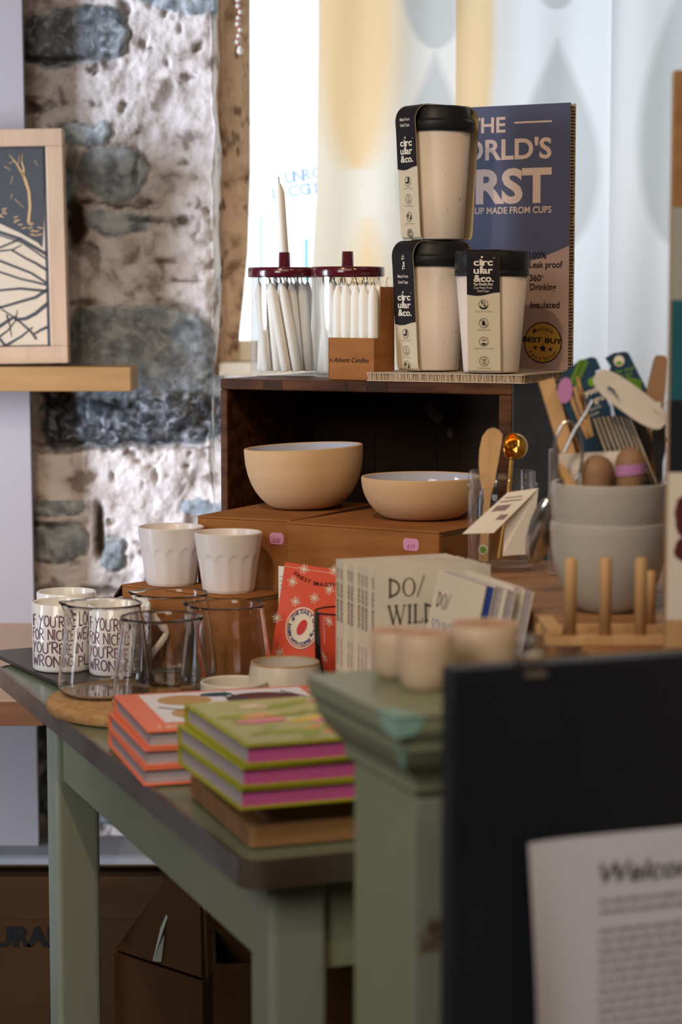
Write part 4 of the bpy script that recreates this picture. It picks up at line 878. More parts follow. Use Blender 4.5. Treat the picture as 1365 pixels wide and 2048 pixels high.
def candle_jar(c, label, lean, cl, seed):
    t = thing('candle_jar', label, 'jar', c, 0, 'red lidded candle jars'); r = .0455; hj = .1330
    MB().lathe([(.0005, 0), (r - .003, 0), (r, .003), (r, hj)], 64).lathe([(.0005, .0045), (r - .005, .0045), (r - .0022, .007), (r - .0022, hj)], 64).build('glass_body', 'jar_glass', t)
    MB().lathe([(r + .0006, .1285), (r + .0020, .1285), (r + .0024, .1295), (r + .0024, .1400), (r + .0012, .1412), (.0085, .1412), (.0078, .1418), (.0074, .1610), (.0060, .1610), (.0060, .1440), (.0004, .1440)], 72).lathe([(.0005, .1332), (r + .0006, .1332), (r + .0006, .1285)], 72).build('lid', 'oxblood', t)
    rr_ = random.Random(seed); sp = .0141; rowd = .0139; ords = ('first', 'second', 'third', 'fourth', 'fifth', 'sixth')
    for j in range(-2, 3):
        y = j * rowd; half = math.sqrt(max(0, .0366 ** 2 - y ** 2)); le = lean[(j + 2) % len(lean)]; span = half * 2 - abs(le); n = max(1, int(span / sp) + 1)
        for i in range(n):
            x = (i - (n - 1) / 2) * sp; b = Vector((c[0] + x - le / 2, c[1] + y, c[2] + .0062)); tp = b + Vector((le, 0, .115))
            put_candle(b, tp, cl % (ords[i], ('front', 'second', 'middle', 'fourth', 'back')[j + 2]), CG)
J1 = (-.0742, 2.775, KZ + .0006); J2 = (.0086, 2.722, KZ + .0006)
candle_jar(J1, 'left glass candle jar with dark red lid holding one candle upright', (-.020, -.010, .004, -.014, .006), 'white candle in the left jar, %s from the left in its %s row', 1)
candle_jar(J2, 'right glass candle jar with dark red lid, empty candle socket on top', (-.014, -.020, -.006, .010, 0), 'white candle in the right jar, %s from the left in its %s row', 2)
o = put_candle((J1[0], J1[1], J1[2] + .1445), (J1[0] - .0075, J1[1], J1[2] + .26), 'single white candle standing in the socket of the left jar lid', 'candle in the jar lid'); del o['group']
o.scale = (.98, .98, .92); o.rotation_euler = Vector((-.0075, 0, .1155)).to_track_quat('Z', 'Y').to_euler()
# box of candles
q0 = PZ(657, 757.5, KZ); q0 = Vector((-.0157, 2.640, KZ + .0006)); cb = thing('candle_box', 'kraft display box of thin white candles with handwritten style lettering', 'box', q0, -R(38))
bw, bdp, lo, hi = .0725, .041, .0520, .1150; th = .0012
MB().box(0, bw, 0, th, 0, lo).build('front_panel', 'kraft', cb); MB().box(0, bw, bdp - th, bdp, 0, hi - .03).build('back_panel', 'kraft', cb)
sd = [(0, 0), (bdp, 0), (bdp, hi), (bdp * .30, hi), (bdp * .28, lo), (0, lo)]
for x in (0, bw - th): MB().prism(sd, 0, th, Matrix(((0, 0, 1, x), (1, 0, 0, 0), (0, 1, 0, 0), (0, 0, 0, 1)))).build('side_panel', 'kraft', cb)
MB().box(th, bw - th, th, bdp - th, 0, th).build('bottom_panel', 'kraft', cb)
g, gw = font('n Advent Candles', .0062, -.004, .35); T = frame((0, 0, 0), (1, 0, 0), (0, 0, 1)); MB().flat(g_move(g, dx=.002, dy=.0215, sx=.062 / gw), onplane(T, .0005)).build('lettering', 'black_ink', cb)
Mc = Matrix.Translation(cb.location) @ cb.rotation_euler.to_matrix().to_4x4()
for i in range(5):
    for j in range(3):
        p = Mc @ Vector((.0085 + i * .0139, .0080 + j * .0130, .0016)); lift = random.uniform(0, .002); put_candle(p, p + Vector((random.uniform(-.0006, .0006), random.uniform(-.0006, .0006), .11)), 'white candle in the kraft box, %s from the left in its %s row' % (('first', 'second', 'third', 'fourth', 'last')[i], ('front', 'middle', 'back')[j]), 'candles in the kraft box', 'wick_pale')

# ================================================================== SLATE, MUGS
sa = PZ(135, 1385, TT); sl_rz = math.atan2(2.351 - 2.30, -.239 + .30); 
slate = MB().box(0, .100, 0, .27, 0, .0050).build('slate_board', 'slate', None, .001); slate.location = (sa.x, sa.y, TT + .0014); slate.rotation_euler.z = R(28); tag(slate, 'black slate board under the lettered white mugs', 'board')
def mug_proto():
    t = thing('mug', '', 'mug', group='white mugs with plum lettering'); r, h, w_ = .0352, .0785, .0028
    MB().lathe([(.0005, .0015), (r - .006, .0015), (r - .004, 0), (r - .0015, .001), (r, .0035), (r, h - .001), (r - .0008, h), (r - w_ + .0008, h), (r - w_, h - .001), (r - w_, .006), (r - w_ - .003, .004), (.0005, .004)], 72).build('body', 'mug_white', t)
    pts = [(r - .001 + .024 * math.sin(math.pi * s), 0, .0165 + .047 * s + .004 * math.sin(2 * math.pi * s)) for s in [i / 18 for i in range(19)]]
    hd = MB().tube(pts, [.0052 - .0010 * math.sin(math.pi * i / 18) for i in range(19)], 12, flat=.7, up=(0, 1, 0)).build('handle', 'mug_white', t); hd.rotation_euler.z = R(16)
    mb = MB(); cyl = lambda u, v: Vector(((r + .00035) * math.sin(u / r), -(r + .00035) * math.cos(u / r), v))
    for i, s in enumerate(("IF YOU'RE LOOKING", "FOR NICE WEATHER", "YOU'RE IN THE", "WRONG PLACE")):
        g, wd = hand(s, .0118, .0015, .17, step=.0015, jit=.05); span = (.104, .106, .096, .100)[i]
        mb.flat(g_move(g, dx=-r * R(71), dy=h - .0245 - i * .0152, sx=span / wd), cyl)
    mb.build('lettering', 'purple_ink', t, label='hand drawn plum lettering'); return t
mg = mug_proto(); zs_ = TT + .0066
for i, (x, y, lb) in enumerate(((-.3210, 2.395, 'lettered white mug at the front left of the slate board'), (-.3275, 2.480, 'rearmost white mug, mostly hidden behind another lettered mug'), (-.2535, 2.365, 'lettered white mug with handle showing, seen through the glass carafes'))):
    o = mg if i == 0 else copy_tree(mg); o.location = (x, y, zs_); o['label'] = lb; o.rotation_euler.z = (R(8), R(30), R(6))[i]

# ================================================================== CORK DISC AND CARAFES
DC = (-.200, 2.185)
cork = MB().lathe([(.0005, 0), (.1085, 0), (.110, .0015), (.110, .0105), (.1085, .012), (.0005, .012)], 96).build('cork_mat', 'cork'); cork.location = (DC[0], DC[1], TT + .0014); tag(cork, 'round cork mat under the glass carafes', 'mat')
def carafe_proto():
    t = thing('carafe', '', 'carafe', group='glass carafes on the cork mat'); w_ = .0016
    o_ = [(.0005, .0006), (.038, .0006), (.0435, .0012), (.0476, .0050), (.0494, .0120), (.0490, .020), (.0463, .040), (.0424, .065), (.0392, .088), (.0392, .0945), (.0405, .0972)]
    i_ = [(.0393, .0982), (.0380, .0965), (.0376, .088), (.0408, .065), (.0447, .040), (.0474, .020), (.0477, .0120), (.0463, .0065), (.0425, .0034), (.038, .0028), (.0005, .0028)]
    def sp(r, z, a):
        d = (a + math.pi) % (2 * math.pi) - math.pi; k = math.exp(-(d / .20) ** 2) * max(0, (z - .066) / .032) ** 2.2
        return r + .0085 * k, z + .0010 * k
    MB().lathe(o_ + i_, 96, fn=sp).build('glass_body', 'glass', t); return t
ca = carafe_proto(); zc_ = TT + .0014 + .012 + .0003
for i, (x, y, a, lb) in enumerate(((-.251, 2.200, 178, 'front left glass carafe, in front of the lettered mugs'), (-.184, 2.107, -18, 'nearest glass carafe with its spout turned right, behind the coral books'), (-.1855, 2.278, 176, 'rearmost glass carafe, closest to the low cardboard box'), (-.1205, 2.192, 170, 'right hand glass carafe in front of the low cardboard box corner'))):
    o = ca if i == 0 else copy_tree(ca); o.location = (x, y, zc_); o.rotation_euler.z = R(a); o['label'] = lb
    if i == 3:
        g = [(-.0092, -.005), (.0092, -.005), (.0092, .0055), (-.0092, .0055)]; st = MB(); a0 = R(-170 - 84)
        vs = [(.0497 * math.cos(a0 + u / .0495), .0497 * math.sin(a0 + u / .0495), .016 + v) for v in (-.005, .0055) for u in [(-.0092 + .0184 * k / 6) for k in range(7)]]
        st.add(vs, [(k, k + 1, 8 + k, 7 + k) for k in range(6)]).build('price_sticker', 'pink_tag', o, label='pink price sticker')

# ================================================================== SMALL BOWL, DISH, TUMBLER
def cup_bowl(name, label, c, rim, rmax, h, rb, cat, brim=True):
    t = thing(name, label, cat, c)
    o_ = [(.0005, .001), (rb - .003, .001), (rb, 0)] + [(rb + (rmax - rb) * math.sin(math.pi / 2 * s) ** .8, h * .62 * s) for s in [i / 12 for i in range(1, 13)]] + [(rmax + (rim - rmax) * s ** 1.6, h * (.62 + .37 * s)) for s in [i / 8 for i in range(1, 9)]]
    th_ = .003; i_ = [(max(.0005, a - th_), max(z, th_)) for a, z in o_[::-1]]
    MB().lathe(o_, 72).lathe(i_, 72).build('body', 'cream_glaze', t); MB().lathe([(rim + .0002, h * .985), (rim, h), (rim - .001, h + .0009), (rim - th_ + .0008, h + .0009), (rim - th_, h * .985)], 72).build('rim', 'brown_rim' if brim else 'cream_glaze', t)
cup_bowl('small_bowl', 'small cream stoneware bowl with brown rim in front of the red packet', (-.0568, 2.118, TT + .0014), .0353, .0385, .0610, .022, 'bowl')
cup_bowl('small_dish', 'white dish mostly hidden behind the coral books', (-.1080, 2.083, TT + .0014), .0335, .0335, .0470, .018, 'dish', False)
tm = MB().lathe([(.0005, .0), (.028, 0), (.0300, .002), (.0318, .105), (.0310, .1075), (.0302, .105), (.0284, .006), (.0005, .006)], 72).build('glass_tumbler', 'glass'); tm.location = (.0035, 2.166, TT + .0014); tag(tm, 'tall clear glass tumbler between the red packet and the cream books', 'glass')

# ================================================================== RED PACKET
pk = thing('coffee_packet', 'red packet with white stars and round badge, leaning back beside cream books', 'packet', (-.0830, 2.226, TT + .0022), rot=(R(-8), R(8), R(-4)))
pw, ph_ = .094, .1500
mb = MB(); N1, N2 = 12, 16; vs = []
for sgn in (-1, 1):
    for i in range(N1 + 1):
        for j in range(N2 + 1):
            u = i / N1; v = j / N2; vs.append((u * pw * (1 - .02 * v), sgn * (.0075 * (1 - v) * math.sin(math.pi * u) ** .5 + .0008) + .008, v * ph_))
n_ = (N1 + 1) * (N2 + 1); q_ = lambda s, i, j: s * n_ + i * (N2 + 1) + j
fs = [(q_(0, i, j), q_(0, i + 1, j), q_(0, i + 1, j + 1), q_(0, i, j + 1)) for i in range(N1) for j in range(N2)] + [(q_(1, i, j), q_(1, i, j + 1), q_(1, i + 1, j + 1), q_(1, i + 1, j)) for i in range(N1) for j in range(N2)]
mb.add(vs, fs, 0, True)
for j in range(N2): mb.add([vs[q_(0, 0, j)], vs[q_(0, 0, j + 1)], vs[q_(1, 0, j + 1)], vs[q_(1, 0, j)], vs[q_(0, N1, j)], vs[q_(1, N1, j)], vs[q_(1, N1, j + 1)], vs[q_(0, N1, j + 1)]], [(0, 1, 2, 3), (4, 5, 6, 7)])
for i in range(N1): mb.add([vs[q_(0, i, 0)], vs[q_(1, i, 0)], vs[q_(1, i + 1, 0)], vs[q_(0, i + 1, 0)], vs[q_(0, i, N2)], vs[q_(0, i + 1, N2)], vs[q_(1, i + 1, N2)], vs[q_(1, i, N2)]], [(0, 1, 2, 3), (4, 5, 6, 7)])
mb.build('pouch', 'red_pack', pk)
def pkf(eps):
    def f(u, v):
        s = min(1, max(0, v / ph_)); uu = min(1, max(0, u / pw)); return Vector((u, .008 - (.0075 * (1 - s) * math.sin(math.pi * uu) ** .5 + .0008) - eps, v))
    return f
def on_packet(px, py):
    Mi = (Matrix.Translation(pk.location) @ pk.rotation_euler.to_matrix().to_4x4()).inverted(); o = Mi @ Vector((0, 0, EYE)); d = Mi.to_3x3() @ ray(px, py); p = o + d * ((.003 - o.y) / d.y); return p.x, p.z
mb = MB(); f0 = pkf(.0004)
for px, py in ((608, 1138), (585, 1163), (591, 1203), (629, 1196), (659, 1179), (554, 1236), (559, 1305), (655, 1281), (668, 1140), (600, 1345), (640, 1370), (562, 1370)):
    x, z = on_packet(px, py)
    if x > pw - .003: continue
    for k in range(5):
        a = R(90 + k * 36 + 8); l = .0058 if k % 2 == 0 else .0045; mb.flat(g_stroke([(x - l * math.cos(a), z - l * math.sin(a)), (x + l * .35 * math.cos(a), z + l * .35 * math.sin(a)), (x + l * math.cos(a), z + l * math.sin(a))], .0007, step=.003), f0)
mb.flat(g_stroke([(0.001, ph_ - .0045), (pw * .5, ph_ - .0045), (pw * .97, ph_ - .0045)], .0004), f0)
mb.build('stars', 'white_ink', pk, label='white starburst marks')
mb = MB(); s = 'FINEST IMAGINARY'; x0, z0 = on_packet(592, 1157)
xm, zm = on_packet(638, 1172); cxp, czp, rp = xm, zm + .0545, .0545; mb.flat(arc_text(s, .0042, cxp, czp, rp, R(270 + 0), inward=True, bold=.02), f0); mb.build('lettering', 'black_ink', pk)
bx, bz = on_packet(604, 1256); ry = .0225; rx_ = .0178; kx = rx_ / ry
sq = lambda g: g_move(g_move(g, sx=kx), dx=bx, dy=bz)
bdg = MB().flat(sq(g_disc(0, 0, ry, n=48)), pkf(.0012)).build('badge', 'white_ink', pk, label='round white badge with red ring'); f1 = pkf(.0016)
mb = MB(); mb.flat(sq(g_ring(0, 0, ry * .885, ry * .93, 48)), f1)
mb.flat(sq(g_move(g_disc(0, 0, .0056, .0092), rot=R(-28), dy=.0008)), f1); mb.build('red_mark', 'red_ink', bdg, label='red ring and coffee bean')
mb = MB(); mb.flat(sq(arc_text('THE DAILY GRIND', .0038, 0, 0, ry * .70, R(66), bold=.04, span=.80)), f1); mb.flat(sq(arc_text('EASIER WITH COFFEE', .0036, 0, 0, ry * .84, R(247), inward=True, bold=.04, span=.80)), f1)
mb.flat(sq(g_star(-ry * .60, ry * .36, .0032)), f1); mb.flat(sq(g_star(ry * .62, -ry * .26, .0032)), f1); mb.build('blue_lettering', 'navy_ink', bdg)

# ================================================================== BOOKS
def hardback(label, group, wx, dy, t, cover, fore, side):
    o = thing('hardback_book', label, 'book', group=group); c = .0022; ov = .003
    mb = MB(); mb.box(0, wx, 0, dy, 0, c); mb.box(0, wx, 0, dy, t - c, t); mb.box(0, wx, dy - .0022, dy, c, t - c); mb.build('cover', cover, o, .0006)
    mb = MB(); mb.box(ov, wx - ov, ov + .0005, dy - .0023, c + .0001, t - c - .0001, 0); mb.m[2] = 1; mb.build('page_block', [side, fore], o); return o
def stackbooks(proto, base, rz, t, n, labels, jit):
    out = []
    for i in range(n):
        o = proto if i == 0 else copy_tree(proto); j = jit[i]; o.location = Vector(base) + Vector((j[0], j[1], i * (t + .0003))); o.rotation_euler.z = rz + j[2]; o['label'] = labels[i]; out.append(o)
    return out
# coral books: local origin is the near left corner (fore edge), spine at the back
ob = hardback('', 'coral hardbacks stacked on the table', .200, .176, .0164, 'orange_cover', 'pages_grey', 'pages_grey')
of = PZ(288, 1577, TT); orz = R(16.5)
OB = stackbooks(ob, (of.x, of.y, TT + .0014), orz, .0164, 3, ['bottom coral orange hardback of its stack of three', 'middle coral orange hardback of its stack of three', 'top coral orange hardback with food photographs on its cover'], [(0, 0, 0), (.001, .001, R(.4)), (.0035, .002, R(-.6))])
T = frame((0, 0, .0164), (1, 0, 0), (0, 1, 0)); mp = onplane(T, .0004); mb = MB()
mb.flat(g_rect(.022, .030, .182, .168), mp, 0)
for x, y, rx_, ry_, m in ((.065, .065, .030, .028, 1), (.135, .120, .036, .030, 3), (.140, .055, .026, .022, 2), (.060, .130, .026, .024, 1), (.10, .09, .012, .012, 4), (.165, .088, .012, .010, 4), (.095, .150, .016, .010, 4)): mb.flat(g_disc(x, y, rx_, ry_), onplane(T, .0006), m)
for a, b_ in (((.03, .10), (.09, .045)), ((.095, .155), (.120, .085)), ((.105, .158), (.128, .088)), ((.16, .15), (.18, .11))): mb.flat(g_stroke([a, b_], .003), onplane(T, .0008), 4)
mb.build('cover_photo', ['paper', 'tan_ink', 'gold', 'dark_red', 'navy_card'], OB[2], label='collage of plates and bread on the cover')
g, gw = font('A Slice of Bread and Butter', .007, .0); 
mb = MB()
for i in range(24): mb.flat(g_rect(.012 + i * .0072, .010, .012 + i * .0072 + (.0055 if i % 5 else .002), .0165), mp)
for i in range(4): mb.flat(g_rect(.185, .115 + i * .010, .1925, .121 + i * .010), mp)
mb.build('title_text', 'white_ink', OB[2], label='small pale title text')
# kraft boards under the lime books
bf = PZ(500, 1700, TT); brz = R(18.5)
bp_ = thing('wooden_board', 'lower brown wooden board under the lime green books', 'board', (bf.x, bf.y, TT + .0014), brz, 'brown boards under the lime books')
MB().prism(rrect(0, .14, 0, .192, .006), 0, .0175).build('slab', 'board_wood', bp_, .002)
b2 = copy_tree(bp_); b2.location = (bf.x + .009, bf.y + .020, TT + .0014 + .0178); b2.rotation_euler.z = R(19.5); b2['label'] = 'upper brown wooden board under the lime green books'
ZG = TT + .0014 + .0178 + .0178
gb = hardback('', 'lime green hardbacks stacked on wooden boards', .205, .178, .0170, 'lime_cover', 'pages_pink', 'pages_grey')
gf = PZ(480, 1622, ZG)
GB = stackbooks(gb, (gf.x, gf.y, ZG), R(20), .0170, 3, ['bottom lime green hardback with pink page edges', 'middle lime green hardback with pink page edges', 'top lime green hardback with vegetables pictured on its cover'], [(0, 0, 0), (.0015, -.001, R(.6)), (.0045, -.0005, R(-.4))])
T = frame((0, 0, .0170), (1, 0, 0), (0, 1, 0)); mb = MB(); mb.flat(g_rect(.004, .004, .201, .174), onplane(T, .0003), 0); r_ = random.Random(11)
for i in range(46):
    m = r_.choice([1, 1, 2, 3, 4, 5, 6, 6]); x, y = r_.uniform(.02, .185), r_.uniform(.015, .16); mb.flat(g_move(g_disc(0, 0, r_.uniform(.008, .024), r_.uniform(.003, .009)), dx=x, dy=y, rot=r_.uniform(-.4, .9)), onplane(T, .0005 + i * .000012), m)
M['veg_bg'] = mat('pale_lime_print', (.42, .42, .17), .45); M['veg_pink'] = mat('pink_print', (.72, .22, .36), .5); M['veg_cream'] = mat('cream_print', (.72, .60, .46), .5); M['veg_orange'] = mat('orange_print', (.72, .32, .10), .5); M['veg_yellow'] = mat('yellow_print', (.72, .52, .04), .5); M['veg_green'] = mat('leafy_print', (.30, .37, .03), .5)
mb.build('cover_picture', ['veg_bg', 'veg_green', 'veg_pink', 'veg_cream', 'veg_orange', 'veg_yellow', 'veg_green'], GB[2], label='printed radishes, carrots and leaves')
# cream paperbacks
def paperback(label, group, w_, h, t, cover='book_cream', pages='pages', name='paperback_book'):
    o = thing(name, label, 'book', group=group); c = .0006
    mb = MB(); mb.box(0, w_, 0, c, 0, h); mb.box(0, w_, t - c, t, 0, h); mb.box(0, c, c, t - c, 0, h); mb.build('cover', cover, o)
    MB().box(c, w_ - .0008, c + .0001, t - c - .0001, .0003, h - .0004).build('page_block', pages, o); return o
pb0 = paperback('', 'cream paperbacks with charcoal titles', .120, .178, .0114)
T = frame((0, .0114, .178), (0, 0, -1), (0, -1, 0)); T = frame((0, 0, 0), (0, 0, -1), (0, 1, 0)); spn = lambda u, v: Vector((-.0004, .0114 - .0036 - v, .178 - u))
spn = lambda u, v: Vector((-.0004, .0080 - v, .170 - u)); mb = MB(); g, gw = font('DO/', .0042, 0); mb.flat(g, spn); g, _ = font('WILD BAKING', .0042, .02); mb.flat(g_move(g, dx=.013), spn)
g, _ = font('Tom Herbert', .0034, 0); mb.flat(g_move(g, dx=.068), spn); g, _ = font('Food, fire and good times', .0034, 0); mb.flat(g_move(g, dx=.100), spn); mb.build('spine_text', 'book_text', pb0, label='small grey spine text')
PB0 = PZ(752, 1141, TT + .0014 + .178); prz = R(23); Yd = Vector((-math.sin(prz), math.cos(prz), 0)); Xd = Vector((math.cos(prz), math.sin(prz), 0))
names = ['foremost cream paperback, its large DO/ WILD BAKING title facing out'] + ['cream paperback, %s behind the one showing its title' % s for s in ('second', 'third', 'fourth', 'fifth', 'sixth', 'seventh')] + ['rearmost cream paperback of the row beside the red packet']
for i in range(8):
    o = pb0 if i == 0 else copy_tree(pb0); dx = (0, -.0015, .0, .0012, -.001, .0008, -.0018, -.0006)[i]
    o.location = Vector((PB0.x, PB0.y, TT + .0014)) + Yd * (i * .0118) + Xd * dx; o.rotation_euler.z = prz; o['label'] = names[i]
mb = MB(); T = frame((0, 0, 0), (1, 0, 0), (0, 0, 1)); mp = onplane(T, .0004)
for s, z in (('DO/', .1520), ('WILD', .1265), ('BAKING', .1010)):
    g, gw = serif(s, .0172); mb.flat(g_move(g, dx=.0125, dy=z, sx=1.0), mp)
g, gw = font('Food, fire and good times', .006); mb.flat(g_move(g, dx=.0125, dy=.07, sx=.08 / gw), mp)
mb.build('title', 'book_text', pb0, label='large serif title')
# small leaning books
srz = R(-72); ln = R(12); h2 = .183; Xs = Vector((math.cos(srz), math.sin(srz), 0)); Ys = Vector((-math.sin(srz), math.cos(srz), 0))
top = PZ(878, 1143, TT + h2 * math.cos(ln)); base = top - (Ys * math.sin(ln) + Vector((0, 0, math.cos(ln)))) * h2; base.z = TT + .0018
s0 = None
for i in range(5):
    cov, pg = (('book_cream', 'blue_cover'), ('book_cream', 'pages_grey'), ('book_cream', 'pages_grey'), ('book_cream', 'pages'), ('book_cream', 'pages_grey'))[i]
    lb = ('small cream leaning book showing its sourdough title, blue page edge', 'leaning book directly behind the sourdough book', 'middle one of the five leaning cream books', 'second of the leaning cream books from the wooden platform', 'last leaning cream book, nearest the wooden platform')[i]
    o = paperback(lb, 'small leaning books beside the cream paperbacks', .118, h2 - (0, .001, .004, .002, .006)[i], .0090, cov, pg)
    o.location = base + (Ys / math.cos(ln)) * (i * .0093) + Vector((0, 0, .0002)) - Xs * (0, .001, -.004, .003, .0)[i]; o.rotation_euler = (-ln, 0, srz)
    if i == 0: s0 = o
mb = MB(); 
def stx(s, x0, z, h_, wd, m, bo=0): g, gw = font(s, h_, bo); mb.flat(g_move(g, dx=x0, dy=z, sx=wd / gw), mp, m)
g, gw = serif('DO/', .0135); mb.flat(g_move(g, dx=.012, dy=.150, sx=1.05), mp, 0); stx('SOURDOUGH', .010, .1270, .0120, .094, 1, -.005); stx('Slow bread', .012, .1020, .0130, .085, 0, .005); stx('for busy lives', .012, .080, .0130, .09, 0, .005)
mb.build('title', ['book_text', 'blue_text'], s0, label='charcoal and pale blue title')
# ================================================================== WOODEN PLATFORM ON THE RIGHT
ZP = EYE - .2764
pf_ = thing('wooden_platform', 'orange brown slatted wooden crate carrying the jar, bowls and rack', 'crate', (.198, 1.620, TT + .0014), R(6.9)); hp = ZP - TT - .0014
mb = MB()
for i in range(7): MB().box(0, .52, i * .086, i * .086 + .0835, hp - .012, hp).build('top_slat', 'bench_wood', pf_, .0015)
for i in range(3): MB().box(0, .010, 0, .60, i * .05 + .001, i * .05 + .044).build('side_slat', 'bench_wood', pf_, .0015)
for i in range(3): MB().box(.0105, .52, 0, .010, i * .05 + .001, min(hp - .0125, i * .05 + .044)).build('front_slat', 'bench_wood', pf_, .0015)
for y in (.015, .575):
    for x in (.011, .498): MB().box(x, x + .02, y, y + .02, 0, hp - .0125).build('corner_post', 'bench_wood', pf_)
# glass jar with tools
JC = Vector((.1655, 2.150, ZP + .0004)); jr = .0345
jar = thing('glass_jar', 'clear glass preserving jar holding a wooden spreader and brass scoop', 'jar', JC)
hj = .1015
o_ = [(.0005, 0), (jr - .004, 0), (jr, .004), (jr + .0002, hj - .022), (jr - .0015, hj - .018), (jr - .0005, hj - .0165), (jr + .0022, hj - .0150), (jr + .0022, hj - .0125), (jr - .0002, hj - .011), (jr - .0002, hj - .001), (jr - .001, hj)]
i_ = [(jr - .0022, hj), (jr - .0026, hj - .001), (jr - .0026, hj - .018), (jr - .0024, .009), (jr - .006, .006), (.0005, .006)]
MB().lathe(o_ + i_, 72).build('glass_body', 'jar_glass', jar)
# wooden spreader: rounded paddle, standing in the jar
def plank(t, name, pts, th, T, m, bevel=.0006): return MB().prism(pts, -th / 2, th / 2, T).build(name, m, t, bevel)
def pxp(px, py, d): return P(px, py, d)
b0 = pxp(965, 1132, 2.145); b0.z = max(b0.z, ZP + .009); tpt = pxp(985, 855, 2.150)
sp_ = thing('wooden_spreader', 'rounded bamboo spreader knife standing in the glass jar', 'spreader', b0); U_ = (tpt - b0); L_ = U_.length; T = frame((0, 0, 0), (U_.cross(Vector((0, 1, .0)))).normalized() * -1, U_.normalized())
T = frame_v((0, 0, 0), U_, (math.cos(R(-12)), math.sin(R(-12)), 0))
T.translation = Vector((0, 0, 0)); sca = 2.15 / F
prof = [(-7, 0), (-8, .05), (-7, .25), (-5, .45), (-8, .52), (-16, .60), (-21, .72), (-22, .83), (-18, .93), (-8, .985), (3, 1.0), (14, .985), (22, .955), (22, .90), (17, .72), (13, .60), (8, .50), (7, .40), (9, .25), (12, .08), (12, 0)]
plank(sp_, 'blade', [(x * sca, y * L_) for x, y in prof], .0045, T, 'bamboo', .0012)
se = MB().flat(g_disc(1 * sca, L_ * .045 + .006, .0050), onplane(T, .0027)).build('seal', 'white_ink', sp_, label='small round seal'); MB().flat(g_disc(1 * sca, L_ * .045 + .006, .0036), onplane(T, .0031)).flat(g_rect(-.0026, L_ * .045 + .0062, .0034, L_ * .045 + .0075), onplane(T, .0036)).build('seal_print', 'leaf', se)
# brass scoop
bc = pxp(1028, 893, 2.170); bb = pxp(1000, 1128, 2.160); bb.z = ZP + .010
bs = thing('brass_scoop', 'polished brass scoop with a round bowl, upside down in the glass jar', 'scoop', bb); r0 = .0138
mb = MB(); cc_ = bc - bb; n = 28; vs = []
for i in range(13):
    ph = math.pi * .58 * i / 12
    for k in range(n):
        a = 2 * math.pi * k / n; vs.append(Matrix.Rotation(R(-62), 3, 'Z') @ Matrix.Rotation(R(82), 3, 'X') @ Vector((r0 * math.sin(ph) * math.cos(a), r0 * math.sin(ph) * math.sin(a), -r0 * math.cos(ph) * 1.05)) + cc_)
mb.add(vs, [(i * n + k, i * n + (k + 1) % n, (i + 1) * n + (k + 1) % n, (i + 1) * n + k) for i in range(12) for k in range(n)], 0, True); ob_ = mb.build('scoop_bowl', 'brass', bs, solid=.0008)
MB().tube([cc_ + Vector((-.002, 0, -.011)), cc_ * .55 + Vector((.001, 0, 0)), (0, 0, 0)], [.0022, .0020, .0030], 12).build('handle', 'brass', bs)
# folded tag over the jar rim
fa = [pxp(925, 1068, 2.085), pxp(988, 1066, 2.09), pxp(1078, 976, 2.118), pxp(1016, 985, 2.112)]
ft = thing('paper_tag', 'folded cream paper tag sticking out in front of the glass jar', 'tag', fa[3])
lf = [p - fa[3] for p in fa]; MB().add(lf, [(0, 1, 2, 3)]).build('front_fold', 'white_card', ft, solid=.0005)
bk_ = [lf[2] + Vector((0, .0009, -.0002)), lf[3] + Vector((0.0, .0009, -.0002)), pxp(1006, 1112, 2.104) - fa[3], pxp(1062, 1108, 2.116) - fa[3]]
MB().add([bk_[0], bk_[1], bk_[2], bk_[3]], [(0, 1, 2, 3)]).build('back_fold', 'white_card', ft, solid=.0005)
nrm = (lf[1] - lf[0]).cross(lf[3] - lf[0]).normalized()
if nrm.y > 0: nrm = -nrm
bl_ = lambda u, v: (lf[0] * (1 - u) + lf[1] * u) * (1 - v) + (lf[3] * (1 - u) + lf[2] * u) * v + nrm * .0006
mb = MB()
for u0, v0, u1, v1 in ((.15, .52, .62, .66), (.6, .30, .88, .42), (.1, .74, .8, .77), (.15, .83, .7, .855)): mb.flat(g_rect(u0, v0, u1, v1), bl_, 0)
mb.build('print', 'dot_ink', ft)

# steel ladle leaning beside the jar, glass vase
va = MB().lathe([(.0005, 0), (.0165, 0), (.0175, .002), (.0180, .125), (.0172, .1265), (.0164, .125), (.0158, .006), (.0005, .006)], 48).build('glass_vase', 'jar_glass'); va.location = (.2270, 2.11, ZP + .0004); tag(va, 'narrow clear glass cylinder behind the bowls, beside the crate', 'vase')
ladle = thing('steel_spoon', 'shiny steel serving spoon leaning between the jar and the stacked bowls', 'spoon', pxp(1078, 1130, 1.975)); lo_ = ladle.location
c_ = pxp(1083, 1062, 1.965) - lo_; dr = (pxp(1112, 960, 1.95) - pxp(1072, 1120, 1.97)).normalized()
T = frame(c_, dr.cross(Vector((0, -1, 0))).normalized(), dr); vs = []; n = 28
for i in range(11):
    s = i / 10
    for k in range(n):
        a = 2 * math.pi * k / n; vs.append(T @ Vector((.0125 * math.sin(s * math.pi / 2) * math.cos(a), .034 * math.sin(s * math.pi / 2) * math.sin(a), .008 * (math.cos(s * math.pi / 2)))))
MB().add(vs, [(i * n + k, i * n + (k + 1) % n, (i + 1) * n + (k + 1) % n, (i + 1) * n + k) for i in range(10) for k in range(n)], 0, True).build('spoon_bowl', 'steel', ladle, solid=.0008)
MB().tube([c_ + dr * .032, pxp(1110, 950, 1.955) - lo_, pxp(1150, 868, 1.95) - lo_, pxp(1183, 795, 1.95) - lo_], [.0028, .0022, .0026, .0034], 10, flat=.5).build('handle', 'steel', ladle)

